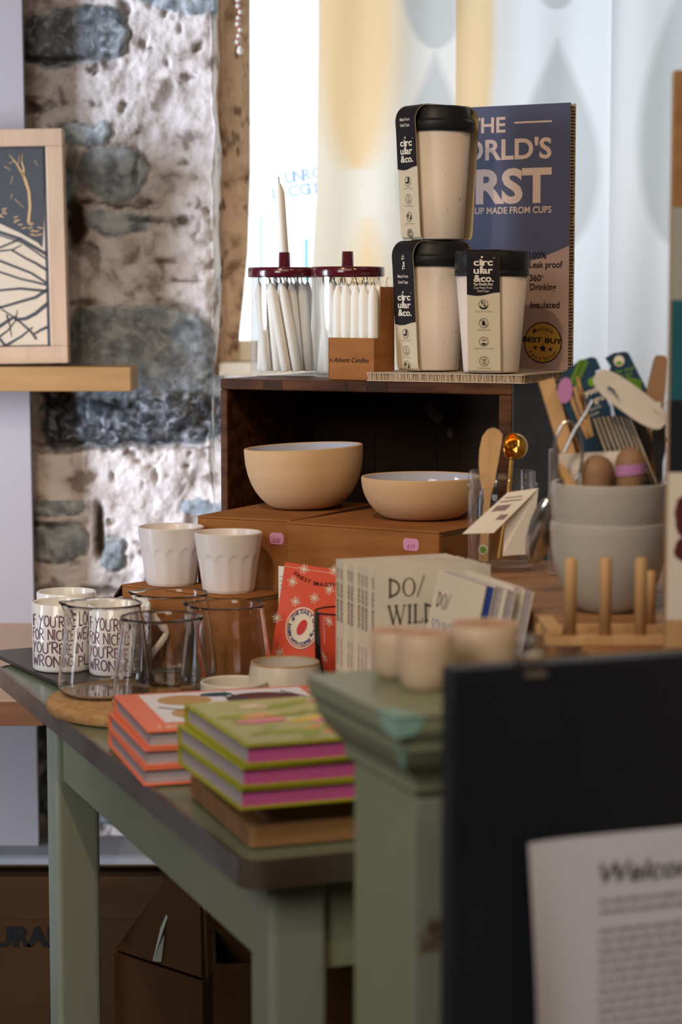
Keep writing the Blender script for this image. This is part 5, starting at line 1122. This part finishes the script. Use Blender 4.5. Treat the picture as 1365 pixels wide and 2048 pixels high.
# stacked bowls
BC = Vector((.2390, 1.862, ZP + .0004))
def big_bowl(c, label):
    t = thing('stoneware_bowl', label, 'bowl', c, group='stacked grey stoneware bowls'); r, h, rb = .0520, .0800, .026
    o_ = [(.0005, .002), (rb - .004, .002), (rb - .002, 0), (rb, .001)] + [(rb + (r - rb) * math.sin(math.pi / 2 * s) ** .62, h * (.02 + .82 * s)) for s in [i / 14 for i in range(1, 15)]] + [(r + .0006, h * .93), (r, h * .99)]
    i_ = [(r - .004, h * .99), (r - .0038, h * .84)] + [(max(.001, rb - .003 + (r - rb) * math.sin(math.pi / 2 * s) ** .62), .004 + h * (.02 + .80 * s)) for s in [i / 14 for i in range(13, 0, -1)]] + [(.0005, .0055)]
    MB().lathe(o_, 72).lathe([(r, h * .99), (r - .0006, h), (r - .0034, h), (r - .004, h * .99)], 72).build('shell', 'grey_glaze', t); MB().lathe(i_, 72).build('inside', 'grey_glaze', t); return t
bb0 = big_bowl(BC, 'lower grey stoneware bowl of the stack behind the wooden rack')
bb1 = copy_tree(bb0); bb1.location = BC + Vector((.0, .0, .0352)); bb1['label'] = 'upper grey stoneware bowl filled with brushes, tags and utensils'
RIMZ = BC.z + .1152
def leaning(name, label, cat, px0, py0, px1, py1, d0, d1, prof, th, m, yaw=0, wpx=None):
    a = P(px0, py0, d0); b = P(px1, py1, d1); t = thing(name, label, cat, a); U = b - a; T = frame_v((0, 0, 0), U, (math.cos(R(yaw)), math.sin(R(yaw)), 0)); s_ = d0 / F
    MB().prism([(x * s_, y * U.length) for x, y in prof], -th / 2, th / 2, T).build('blade', m, t, min(.0008, th * .3)); return t, T, U.length, s_
# bottoms of everything in the bowl sit inside it
leaning('wooden_paddle', 'flat wooden paddle at the left of the utensil bowl', 'utensil', 1160, 985, 1093, 760, 1.870, 1.885, [(-13, 0), (13, 0), (15, .5), (16, 1), (-16, 1), (-15, .5)], .004, 'peg_wood')
leaning('wooden_paddle', 'second wooden paddle, tucked behind the fork pack in the bowl', 'utensil', 1175, 990, 1128, 775, 1.886, 1.898, [(-14, 0), (14, 0), (16, .85), (12, 1), (-12, 1), (-16, .85)], .004, 'bench_wood')
st_, T, L_, s_ = leaning('wooden_scraper', 'tall wooden scraper standing at the right of the utensil bowl', 'utensil', 1300, 985, 1319, 711, 1.880, 1.895, [(-8, 0), (8, 0), (16, .35), (20, .44), (14, .46), (17, .75), (16, .97), (12, 1), (-6, 1), (-10, .97), (-22, .70), (-26, .66), (-14, .64), (-14, .42), (-6, .30)], .0045, 'ball_wood')
MB().flat(g_rect(-6 * s_, L_ * .44, 9 * s_, L_ * .66), onplane(T, .0026)).build('label', 'paper', st_, label='pale label')
# navy cards
def card(name, label, quad, m, th=.0012):
    o = quad[0]; t = thing(name, label, 'card', o); l = [p - o for p in quad]; MB().add(l, [tuple(range(len(l)))]).build('card', m, t, solid=th); return t
A = lambda px, py, d=1.868: P(px, py, d)
pts1 = [A(1182, 965), A(1150, 860), A(1120, 795), A(1112, 775), A(1128, 745), A(1158, 722), A(1183, 714), A(1193, 716), A(1203, 738), A(1192, 742), A(1196, 760), A(1222, 815), A(1230, 900), A(1236, 965)]
k1 = card('fork_pack_card', 'navy card pack with bamboo forks, pink sticker and green fern print', pts1, 'navy_card')
def onA(d): o = k1.location; return lambda u, v: P(u, v, d) - o
E1 = 1.8665; mb = MB()
for g in ([(1163, 780), (1166, 800), (1176, 835), (1184, 870)], [(1151, 776), (1156, 800), (1168, 835), (1180, 872)], [(1141, 785), (1148, 810), (1162, 845), (1176, 874)], [(1157, 755), (1164, 795), (1172, 836)]): mb.flat(g_stroke(g, 7), onA(E1))
mb.build('bamboo_forks', 'bamboo', k1)
mb = MB(); sp0 = [(1150, 762), (1155, 745), (1162, 732), (1170, 722)]
for i in range(11):
    s = i / 10; x = 1148 + 20 * s; y = 766 - 46 * s; mb.flat(g_stroke([(x, y), (x - 9, y + 1)], 3.0), onA(E1)); mb.flat(g_stroke([(x, y), (x + 8, y + 5)], 3.0), onA(E1))
mb.flat(g_disc(1184, 764, 7, 9), onA(E1)); mb.build('fern_print', 'leaf', k1)
mb = MB(); g, gw = font('yooc', 15, .03); flip = lambda g, x, y, rot, sx=1: ([(x + (a * sx) * math.cos(rot) + b * math.sin(rot), y + (a * sx) * math.sin(rot) - b * math.cos(rot)) for a, b in g[0]], g[1])
mb.flat(flip(font('yooc', 12, .03)[0], 1171, 793, R(-22)), onA(E1)); mb.flat(flip(font('gru', 11, .02)[0], 1190, 806, R(-22)), onA(E1)); mb.flat(flip(font('utensil set', 6)[0], 1178, 824, R(-22), .8), onA(E1)); mb.flat(flip(font('reusable', 5)[0], 1182, 833, R(-22), .8), onA(E1)); mb.build('lettering', 'white_ink', k1)
mb = MB(); mb.flat(g_move(g_disc(0, 0, 15, 26), dx=1131, dy=781, rot=R(6)), onA(1.8655)); mb.build('pink_sticker', 'violet', k1, label='violet pink sticker')
B_ = lambda px, py, d=1.890: P(px, py, d)
k2 = card('seal_card', 'navy card with round green seal and fern print, upper right of the utensil bowl', [B_(1290, 965), B_(1245, 900), B_(1216, 760), B_(1222, 732), B_(1211, 716), B_(1228, 706), B_(1251, 703), B_(1258, 706), B_(1300, 790), B_(1335, 880), B_(1330, 965)][:10], 'navy_card')
def onB(d): o = k2.location; return lambda u, v: P(u, v, d) - o
MB().flat(g_disc(1239, 722, 10.5, 11), onB(1.8885)).build('seal', 'white_ink', k2, label='round pale seal'); mb = MB(); mb.flat(g_disc(1239, 726, 6.5, 4), onB(1.888)); mb.flat(flip(font('for your', 8, .01)[0], 1234, 748, R(-16)), onB(1.8885)); mb.flat(flip(font('to go!', 8, .01)[0], 1240, 757, R(-16)), onB(1.8885))
for i in range(9): x = 1256 + i * 3.2; y = 762 + i * .9; mb.flat(g_stroke([(x, y), (x + 1, y - 8)], 2.2), onB(1.8885)); mb.flat(g_stroke([(x, y), (x + 2, y + 9)], 2.2), onB(1.8885))
mb.build('green_print', 'leaf', k2)
# oval tag
ov = thing('oval_tag', 'white oval paper tag lying diagonally across the utensils', 'tag', A(1262, 800, 1.845)); mb = MB(); pts = []
for k in range(48):
    a = 2 * math.pi * k / 48; ex = 85 * np.sign(math.cos(a)) * abs(math.cos(a)) ** .75; ey = 28 * np.sign(math.sin(a)) * abs(math.sin(a)) ** .62; ro = R(36); pts.append(P(1261 + ex * math.cos(ro) - ey * math.sin(ro), 799 + ex * math.sin(ro) + ey * math.cos(ro), 1.845 + .006 * math.cos(a)) - ov.location)
mb.add(pts, [tuple(range(48))]).build('tag_body', 'white_card', ov, solid=.0008)
MB().flat(g_stroke([(1218, 776), (1226, 779), (1231, 788), (1237, 797)], 6, 2), lambda u, v: P(u, v, 1.8395) - ov.location).build('slot', 'navy_card', ov, label='cut slot'); MB().flat(g_stroke([(1308, 820), (1314, 825), (1320, 826)], 3), lambda u, v: P(u, v, 1.8385) - ov.location).build('string', 'tan_ink', ov, label='tan string knot')
# striped cloth
cl_ = thing('striped_cloth', 'black and oatmeal striped cloth standing folded in the utensil bowl', 'cloth', P(1260, 965, 1.858)); o = cl_.location; mb = MB(); NS = 9
for i in range(NS * 2):
    s0_ = i / (NS * 2); s1_ = (i + 1) / (NS * 2); rows = []
    for j in range(9):
        v = j / 8; xl = 1216 - (1 - v) * 0 - 33 * v ; x0_ = 1182 + (1 - v) * 46; x1_ = 1262 + (1 - v) * 54
        yl = 838 + (1 - v) * 130
        if True: rows.append((x0_ + (x1_ - x0_) * s0_, x0_ + (x1_ - x0_) * s1_, yl - 6 * math.sin(math.pi * s0_), 1.860 + .0012 * math.sin(i * .9)))
    vs = []
    for a, b, y, d in rows: vs += [P(a, y, d) - o, P(b, y, d + .0003) - o]
    mb.add(vs, [(2 * k, 2 * k + 1, 2 * k + 3, 2 * k + 2) for k in range(8)], i % 2)
mb.build('fabric', ['stripe_dark', 'stripe_pale'], cl_, solid=.0012)
# dark spatulas at the right
for (a, b, lb, w_) in ((( 1300, 975), (1275, 840), 'black nylon spatula just right of the striped cloth', 14), ((1320, 975), (1318, 835), 'black nylon spatula furthest right in the utensil bowl', 13)):
    t, T, L_, s_ = leaning('nylon_spatula', lb, 'utensil', a[0], a[1], b[0], b[1], 1.872, 1.878, [(-6, 0), (6, 0), (7, .35), (w_, .55), (w_, .9), (w_ - 6, 1), (-w_ + 6, 1), (-w_, .9), (-w_, .55), (-7, .35)], .003, 'rubber')
# white card and brushes in front
card('white_gift_card', 'plain white card standing in the bowl behind the brush handles', [A(1146, 985, 1.848), A(1120, 950, 1.848), A(1118, 908, 1.848), A(1240, 902, 1.853), A(1278, 985, 1.853)], 'white_card', .001)
t, T, L_, s_ = leaning('wooden_spoon', 'short wooden spoon handle at the left rim of the utensil bowl', 'spoon', 1150, 985, 1118, 928, 1.835, 1.835, [(-9, 0), (9, 0), (9, .8), (5, 1), (-5, 1), (-9, .8)], .005, 'bamboo')
def brush(px, py, rx, ry, lb, lab, d=1.842):
    c = P(px, py, d); k = d / F; t = thing('wooden_brush', lb, 'brush', (c.x, c.y, RIMZ - .030), group='rounded wooden brushes in the bowl'); zc = c.z - t.location.z
    prof = [(rx * k * .80, 0), (rx * k * .86, zc * .55), (rx * k, zc - ry * k * .1)] + [(rx * k * math.cos(a), zc + (ry * k) * math.sin(a)) for a in [math.pi / 2 * i / 10 for i in range(1, 10)]] + [(.0003, zc + ry * k)]
    MB().lathe([(.0003, 0)] + prof, 40).build('handle', 'ball_wood', t)
    if lab:
        r_ = rx * k * 1.012; z0 = zc - 22 * k; vs = [((r_) * math.cos(R(a)), r_ * math.sin(R(a)), z0 + dz + .0035 * (a + 160) / 140) for dz in (0, .0095) for a in range(-165, -10, 10)]; n = 16
        MB().add(vs, [(i, i + 1, n + i + 1, n + i) for i in range(n - 1)], 0, True).build('label', 'violet', t, label='violet pink price label')
brush(1196, 944, 33, 34, 'left rounded wooden brush handle in the utensil bowl', False); brush(1262, 930, 31, 36, 'right rounded wooden brush handle with a violet label', True)
# wire ring strainer
wr = thing('wire_loop', 'twisted steel wire loop sticking out of the utensil bowl', 'utensil', A(1135, 985, 1.83)); o = wr.location
pts = [P(1140 + 28 * math.cos(R(a)) - 2, 905 - 62 * math.sin(R(a)), 1.83) - o for a in range(-60, 245, 15)]
MB().tube(pts, .0013, 8).build('loop', 'steel', wr); MB().tube([P(1128, 905, 1.829) - o, P(1150, 860, 1.829) - o, P(1172, 826, 1.829) - o, P(1186, 800, 1.829) - o], [.0035, .003, .0035, .004], 10, flat=.5).build('handle', 'steel', wr)

# ================================================================== PEG RACK
ry0 = 1.668; rk = thing('peg_rack', 'light wooden peg rack for plates in front of the grey bowls', 'rack', (P(1090, 1292, ry0).x, ry0, ZP + .0004), R(1.5)); o = rk.location
MB().box(0, .17, -.006, .006, 0, .008).build('rail', 'peg_wood', rk, .001); MB().box(0, .17, .050, .062, 0, .008).build('rail', 'peg_wood', rk, .001)
for x in (.002, .150): MB().box(x, x + .012, -.006, .062, .0082, .015).build('cross_bar', 'peg_wood', rk, .001)
for i in range(5):
    px = (1142, 1212, 1283, 1354, 1425)[i]; x = P(px, 1200, ry0).x - o.x
    MB().lathe([(.0003, .008), (.0050, .008), (.0050, .0685), (.0036, .0705), (.0003, .0710)], 20, c=(x, 0, 0)).build('peg', 'peg_wood', rk)
    if i >= 2:
        x = P(px + 23, 1200, ry0 + .056).x - o.x; MB().lathe([(.0003, .008), (.0046, .008), (.0046, .0510), (.0034, .0525), (.0003, .0530)], 20, c=(x, .056, 0)).build('peg', 'peg_wood', rk, label='shorter rear peg')
# ================================================================== TALL DISPLAY AT THE RIGHT EDGE
dd = 1.60; xL = P(1344, 600, dd).x; zB_ = P(1344, 1300, dd).z; zz = lambda py: P(1344, py, dd).z
ds = thing('display_stand', 'tall narrow printed display stand at the right edge, on the wooden platform', 'stand', (xL, dd, ZP + .0004)); o = ds.location; hh_ = zz(140) - o.z
MB().box(0, .26, .0022, .016, 0, hh_).build('backing_board', 'peg_wood', ds, .001)
for m, y0, y1, lb in (('board_wood', 140, 415, 'brown wooden header'), ('grey_card', 415, 600, 'grey card with small print'), ('teal', 600, 800, 'deep teal print'), ('sign_black', 800, 945, 'black band'), ('paper_warm', 945, 1240, 'cream print with dark red shapes'), ('peg_wood', 1240, 1296, 'pale wooden foot')):
    q = MB().box(0, .26, 0, .0020, max(0, zz(y1) - o.z), zz(y0) - o.z).build('printed_panel', m, ds, label=lb)
    if m == 'grey_card': MB().box(.006, .2, -.0006, 0, zz(560) - o.z, zz(545) - o.z).box(.006, .2, -.0006, 0, zz(520) - o.z, zz(515) - o.z).build('print', 'pages_grey', q)
    if m == 'paper_warm': MB().flat(blob(.012, zz(1030) - o.z, .007, .016, 0, 3), onplane(frame((0, 0, 0), (1, 0, 0), (0, 0, 1)), .0006)).flat(blob(.014, zz(1100) - o.z, .009, .010, 0, 4), onplane(frame((0, 0, 0), (1, 0, 0), (0, 0, 1)), .0006)).build('print', 'dark_red', q)

# ================================================================== GREEN COUNTER
ZK = EYE - .25; ka = PZ(795, 1437, ZK); kb = PZ(615, 1350, ZK); dv = Vector((kb.x - ka.x, kb.y - ka.y, 0)); crz = math.atan2(dv.y, dv.x) - math.pi / 2; CD = dv.length
ct = thing('green_counter', 'sage green painted counter end with moulded top and chipped turquoise corner', 'counter', (ka.x, ka.y, 0), crz)
prof = [(0, 0), (0, -.010), (.002, -.014), (.004, -.018), (.004, -.022), (.009, -.032), (.017, -.041), (.019, -.046), (.019, -.052), (.024, -.056)]    # inset, drop
CW = .62; mb = MB(); vs = []
for ins_, dz in prof: vs += [(ins_, ins_, ZK + dz), (CW - ins_, ins_, ZK + dz), (CW - ins_, CD - ins_, ZK + dz), (ins_, CD - ins_, ZK + dz)]
fs = [(0, 3, 2, 1)[::-1]]; 
for i in range(len(prof) - 1):
    for k in range(4): fs.append((i * 4 + k, i * 4 + (k + 1) % 4, (i + 1) * 4 + (k + 1) % 4, (i + 1) * 4 + k))
mb.add(vs, fs).build('moulded_top', 'green', ct, .0015)
MB().box(.024, CW - .024, .024, CD - .024, 0, ZK - .0555).build('body', 'green', ct, .002)
MB().box(.020, .060, .0205, .0238, 0, ZK - .0565).build('corner_strip', 'table_leg', ct, .001)
M['turq'] = mat('old_turquoise_paint', (.26, .47, .41), .5)
ch = MB(); W0 = [(-.0008, .034, 0), (-.0008, .014, -.011), (0.0012, .006, -.021)]
ch.add([(-.0006, .030, ZK - .0002), (-.0006, -.0006, ZK - .0002), (.020, -.0006, ZK - .0002), (.012, -.0006, ZK - .0105), (-.0006, -.0006, ZK - .0125), (-.0006, .022, ZK - .0105)], [(0, 1, 4, 5), (1, 2, 3, 4)])
ch.add([(.003, .016, ZK - .0185), (.0032, .0032, ZK - .0185), (.010, .0032, ZK - .0185), (.0085, .0085, ZK - .034), (.0090, .016, ZK - .033)], [(0, 1, 3, 4), (1, 2, 3)])
ch.add([(0, 0, ZK + .0004), (.022, 0, ZK + .0004), (.015, .012, ZK + .0004), (.004, .034, ZK + .0004), (0, .034, ZK + .0004)], [(0, 1, 2, 3, 4)])
ch.build('chipped_paint', 'turq', ct, label='exposed turquoise paint on the chipped corner')
# wax cups
def wax(c, r, h, lb):
    t = thing('wax_cup', lb, 'candle', c, group='frosted candle cups on the green counter')
    MB().lathe([(.0003, 0), (r * .66, 0), (r * .84, h * .10), (r * .96, h * .35), (r, h * .7), (r * .99, h * .985), (r * .97, h), (r * .93, h * .98), (r * .92, h * .86)], 48).build('cup', 'wax_cup', t)
    MB().lathe([(r * .935, h * .975), (.0003, h * .975)], 40).build('wax', 'wax_orange', t); MB().tube([(0, 0, h * .975), (.0004, 0, h * 1.06)], .0006, 6).build('wick', 'wick', t)
wax((.0545, 1.337, ZK + .0004), .0185, .0365, 'nearest frosted candle cup on the green counter'); wax((.0965, 1.394, ZK + .0004), .0235, .0340, 'right frosted candle cup, partly behind the black sign'); wax((.0370, 1.382, ZK + .0004), .0175, .0310, 'small frosted candle cup at the back of the green counter')

# ================================================================== BLACK SIGN WITH NOTICE
sd_ = 1.20; s0_ = P(908, 1340, sd_); sg = thing('black_sign_board', 'large black sign board standing in the foreground with a white notice on it', 'sign', (s0_.x, sd_, .0), R(20)); SH = s0_.z
MB().box(0, .46, 0, .018, .001, SH).build('board', 'sign_black', sg, .0012)
MB().box(.06, .42, .0185, .045, .001, .03).build('foot', 'sign_black', sg, .002)
def on_sign(px, py):
    Mi = (Matrix.Translation(sg.location) @ sg.rotation_euler.to_matrix().to_4x4()).inverted(); o = Mi @ Vector((0, 0, EYE)); d = Mi.to_3x3() @ ray(px, py); p = o + d * (-o.y / d.y); return p.x, p.z
tl = on_sign(1050, 1682); bl = on_sign(1066, 2048); wdp = .21; htp = .297; xl = tl[0]
vs = []; nx_, nz_ = 20, 20
for i in range(nx_ + 1):
    for j in range(nz_ + 1):
        u = i / nx_; v = j / nz_; edge = (.0035 * math.sin(v * 3.1)) * (1 - u) ** 3; curl = .014 * (1 - u) ** 13 * (.3 + .7 * math.sin(min(1, v * 1.3) * math.pi * .6)) ; vs.append((xl + u * wdp + edge * 1.0 + .0, -.0012 - curl, tl[1] - v * htp + .004 * u * 0))
np_ = MB().add(vs, [(i * (nz_ + 1) + j, i * (nz_ + 1) + j + 1, (i + 1) * (nz_ + 1) + j + 1, (i + 1) * (nz_ + 1) + j) for i in range(nx_) for j in range(nz_)], 0, True).build('paper', 'paper', None); nt_ = np_
ntg = thing('paper_notice', 'white printed notice headed Welcome, taped to the black sign board', 'notice', sg.location, R(20)); np_.parent = ntg
mb = MB(); T = frame((0, 0, 0), (1, 0, 0), (0, 0, 1)); mp = onplane(T, .0021); hx = on_sign(1197, 1770)
g, gw = font('Welcome', .0125, .01, .2); MB().flat(g_move(g, dx=hx[0], dy=tl[1] - .030, sx=.078 / gw), mp).build('heading', 'book_text', ntg)
r_ = random.Random(3); z = tl[1] - .042
lines = 0
while z > tl[1] - htp + .02:
    x = hx[0]; end = hx[0] + .125 - (r_.random() < .25) * r_.uniform(.02, .08)
    while x < end: wd = r_.uniform(.004, .012); mb.flat(g_rect(x, z, min(x + wd, end), z + .0021), mp); x += wd + .0018
    z -= .0062 if lines != 1 else .012; lines += 1
mb.build('print', 'notice_ink', ntg, label='small grey printed lines'); ntg.location = ntg.location + Vector((0, 0, 0))
# bulldog clip on the top of the sign
lx_, lz_ = on_sign(1072, 1318); bclip = thing('binder_clip', 'nickel binder clip gripping the top edge of the black sign', 'clip', (sg.location + Matrix.Rotation(R(20), 3, 'Z') @ Vector((lx_, 0, SH))))
bclip.rotation_euler.z = R(20); MB().prism([(-.0015, -.008), (.0195, -.008), (.0145, .006), (.0035, .006)], 0, .014, Matrix(((0, 0, 1, -.007), (1, 0, 0, 0), (0, 1, 0, 0), (0, 0, 0, 1)))).build('jaw', 'clip', bclip, .0012)
for y in (.004, .014): MB().tube([(-.005, y, .004), (-.0055, y - .002, .012), (-.003, y - .003, .0155), (.003, y - .003, .0155), (.0055, y - .002, .012), (.005, y, .004)], .0009, 8).build('lever', 'steel', bclip)

# ================================================================== UNDER THE TABLE
UY = 2.85
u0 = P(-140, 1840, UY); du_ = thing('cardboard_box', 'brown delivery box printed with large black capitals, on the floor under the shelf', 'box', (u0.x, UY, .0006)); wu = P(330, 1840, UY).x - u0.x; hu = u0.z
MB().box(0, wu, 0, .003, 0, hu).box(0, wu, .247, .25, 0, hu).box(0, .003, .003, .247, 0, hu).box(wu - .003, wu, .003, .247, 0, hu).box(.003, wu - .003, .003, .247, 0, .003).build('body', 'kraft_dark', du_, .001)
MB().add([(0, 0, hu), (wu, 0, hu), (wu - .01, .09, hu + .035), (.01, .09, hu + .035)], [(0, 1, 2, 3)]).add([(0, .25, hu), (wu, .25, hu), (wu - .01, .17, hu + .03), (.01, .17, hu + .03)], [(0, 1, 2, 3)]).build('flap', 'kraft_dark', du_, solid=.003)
T = frame((0, 0, 0), (1, 0, 0), (0, 0, 1)); mb = MB(); xs_ = P(-60, 1890, UY).x - u0.x; zl = P(0, 1892, UY).z; g, gw = font('DURALEX', .0265, .05); full = P(193, 1890, UY).x - P(-55, 1890, UY).x
mb.flat(g_move(g, dx=P(-55, 1890, UY).x - u0.x, dy=zl, sx=full / gw), onplane(T, .0006)); mb.build('lettering', 'black_ink', du_, label='large black capitals')
pw_ = MB(); pts = [P(x, y, 2.70) for x, y in ((-40, 2030), (0, 2018), (30, 2022), (45, 2035), (20, 2050), (-30, 2060))]
wrap = thing('plastic_film', 'crumpled clear plastic film on the floor under the table', 'film', (P(0, 2048, 2.62).x, 2.66, .0006)); vs = []; r_ = random.Random(9)
for i in range(19):
    for j in range(11): vs.append((i * .018 - .20, j * .014 - .07, .002 + .035 * abs(math.sin(i * .7 + j * .5)) * r_.uniform(.3, 1) * math.sin(math.pi * j / 10) * math.sin(math.pi * i / 18) + .10 * math.sin(math.pi * j / 10) * math.sin(math.pi * i / 18)))
MB().add(vs, [(i * 11 + j, (i + 1) * 11 + j, (i + 1) * 11 + j + 1, i * 11 + j + 1) for i in range(18) for j in range(10)]).build('film', 'jar_glass', wrap)
# big open cardboard box with raised flaps
D1, D2 = 2.30, 2.12
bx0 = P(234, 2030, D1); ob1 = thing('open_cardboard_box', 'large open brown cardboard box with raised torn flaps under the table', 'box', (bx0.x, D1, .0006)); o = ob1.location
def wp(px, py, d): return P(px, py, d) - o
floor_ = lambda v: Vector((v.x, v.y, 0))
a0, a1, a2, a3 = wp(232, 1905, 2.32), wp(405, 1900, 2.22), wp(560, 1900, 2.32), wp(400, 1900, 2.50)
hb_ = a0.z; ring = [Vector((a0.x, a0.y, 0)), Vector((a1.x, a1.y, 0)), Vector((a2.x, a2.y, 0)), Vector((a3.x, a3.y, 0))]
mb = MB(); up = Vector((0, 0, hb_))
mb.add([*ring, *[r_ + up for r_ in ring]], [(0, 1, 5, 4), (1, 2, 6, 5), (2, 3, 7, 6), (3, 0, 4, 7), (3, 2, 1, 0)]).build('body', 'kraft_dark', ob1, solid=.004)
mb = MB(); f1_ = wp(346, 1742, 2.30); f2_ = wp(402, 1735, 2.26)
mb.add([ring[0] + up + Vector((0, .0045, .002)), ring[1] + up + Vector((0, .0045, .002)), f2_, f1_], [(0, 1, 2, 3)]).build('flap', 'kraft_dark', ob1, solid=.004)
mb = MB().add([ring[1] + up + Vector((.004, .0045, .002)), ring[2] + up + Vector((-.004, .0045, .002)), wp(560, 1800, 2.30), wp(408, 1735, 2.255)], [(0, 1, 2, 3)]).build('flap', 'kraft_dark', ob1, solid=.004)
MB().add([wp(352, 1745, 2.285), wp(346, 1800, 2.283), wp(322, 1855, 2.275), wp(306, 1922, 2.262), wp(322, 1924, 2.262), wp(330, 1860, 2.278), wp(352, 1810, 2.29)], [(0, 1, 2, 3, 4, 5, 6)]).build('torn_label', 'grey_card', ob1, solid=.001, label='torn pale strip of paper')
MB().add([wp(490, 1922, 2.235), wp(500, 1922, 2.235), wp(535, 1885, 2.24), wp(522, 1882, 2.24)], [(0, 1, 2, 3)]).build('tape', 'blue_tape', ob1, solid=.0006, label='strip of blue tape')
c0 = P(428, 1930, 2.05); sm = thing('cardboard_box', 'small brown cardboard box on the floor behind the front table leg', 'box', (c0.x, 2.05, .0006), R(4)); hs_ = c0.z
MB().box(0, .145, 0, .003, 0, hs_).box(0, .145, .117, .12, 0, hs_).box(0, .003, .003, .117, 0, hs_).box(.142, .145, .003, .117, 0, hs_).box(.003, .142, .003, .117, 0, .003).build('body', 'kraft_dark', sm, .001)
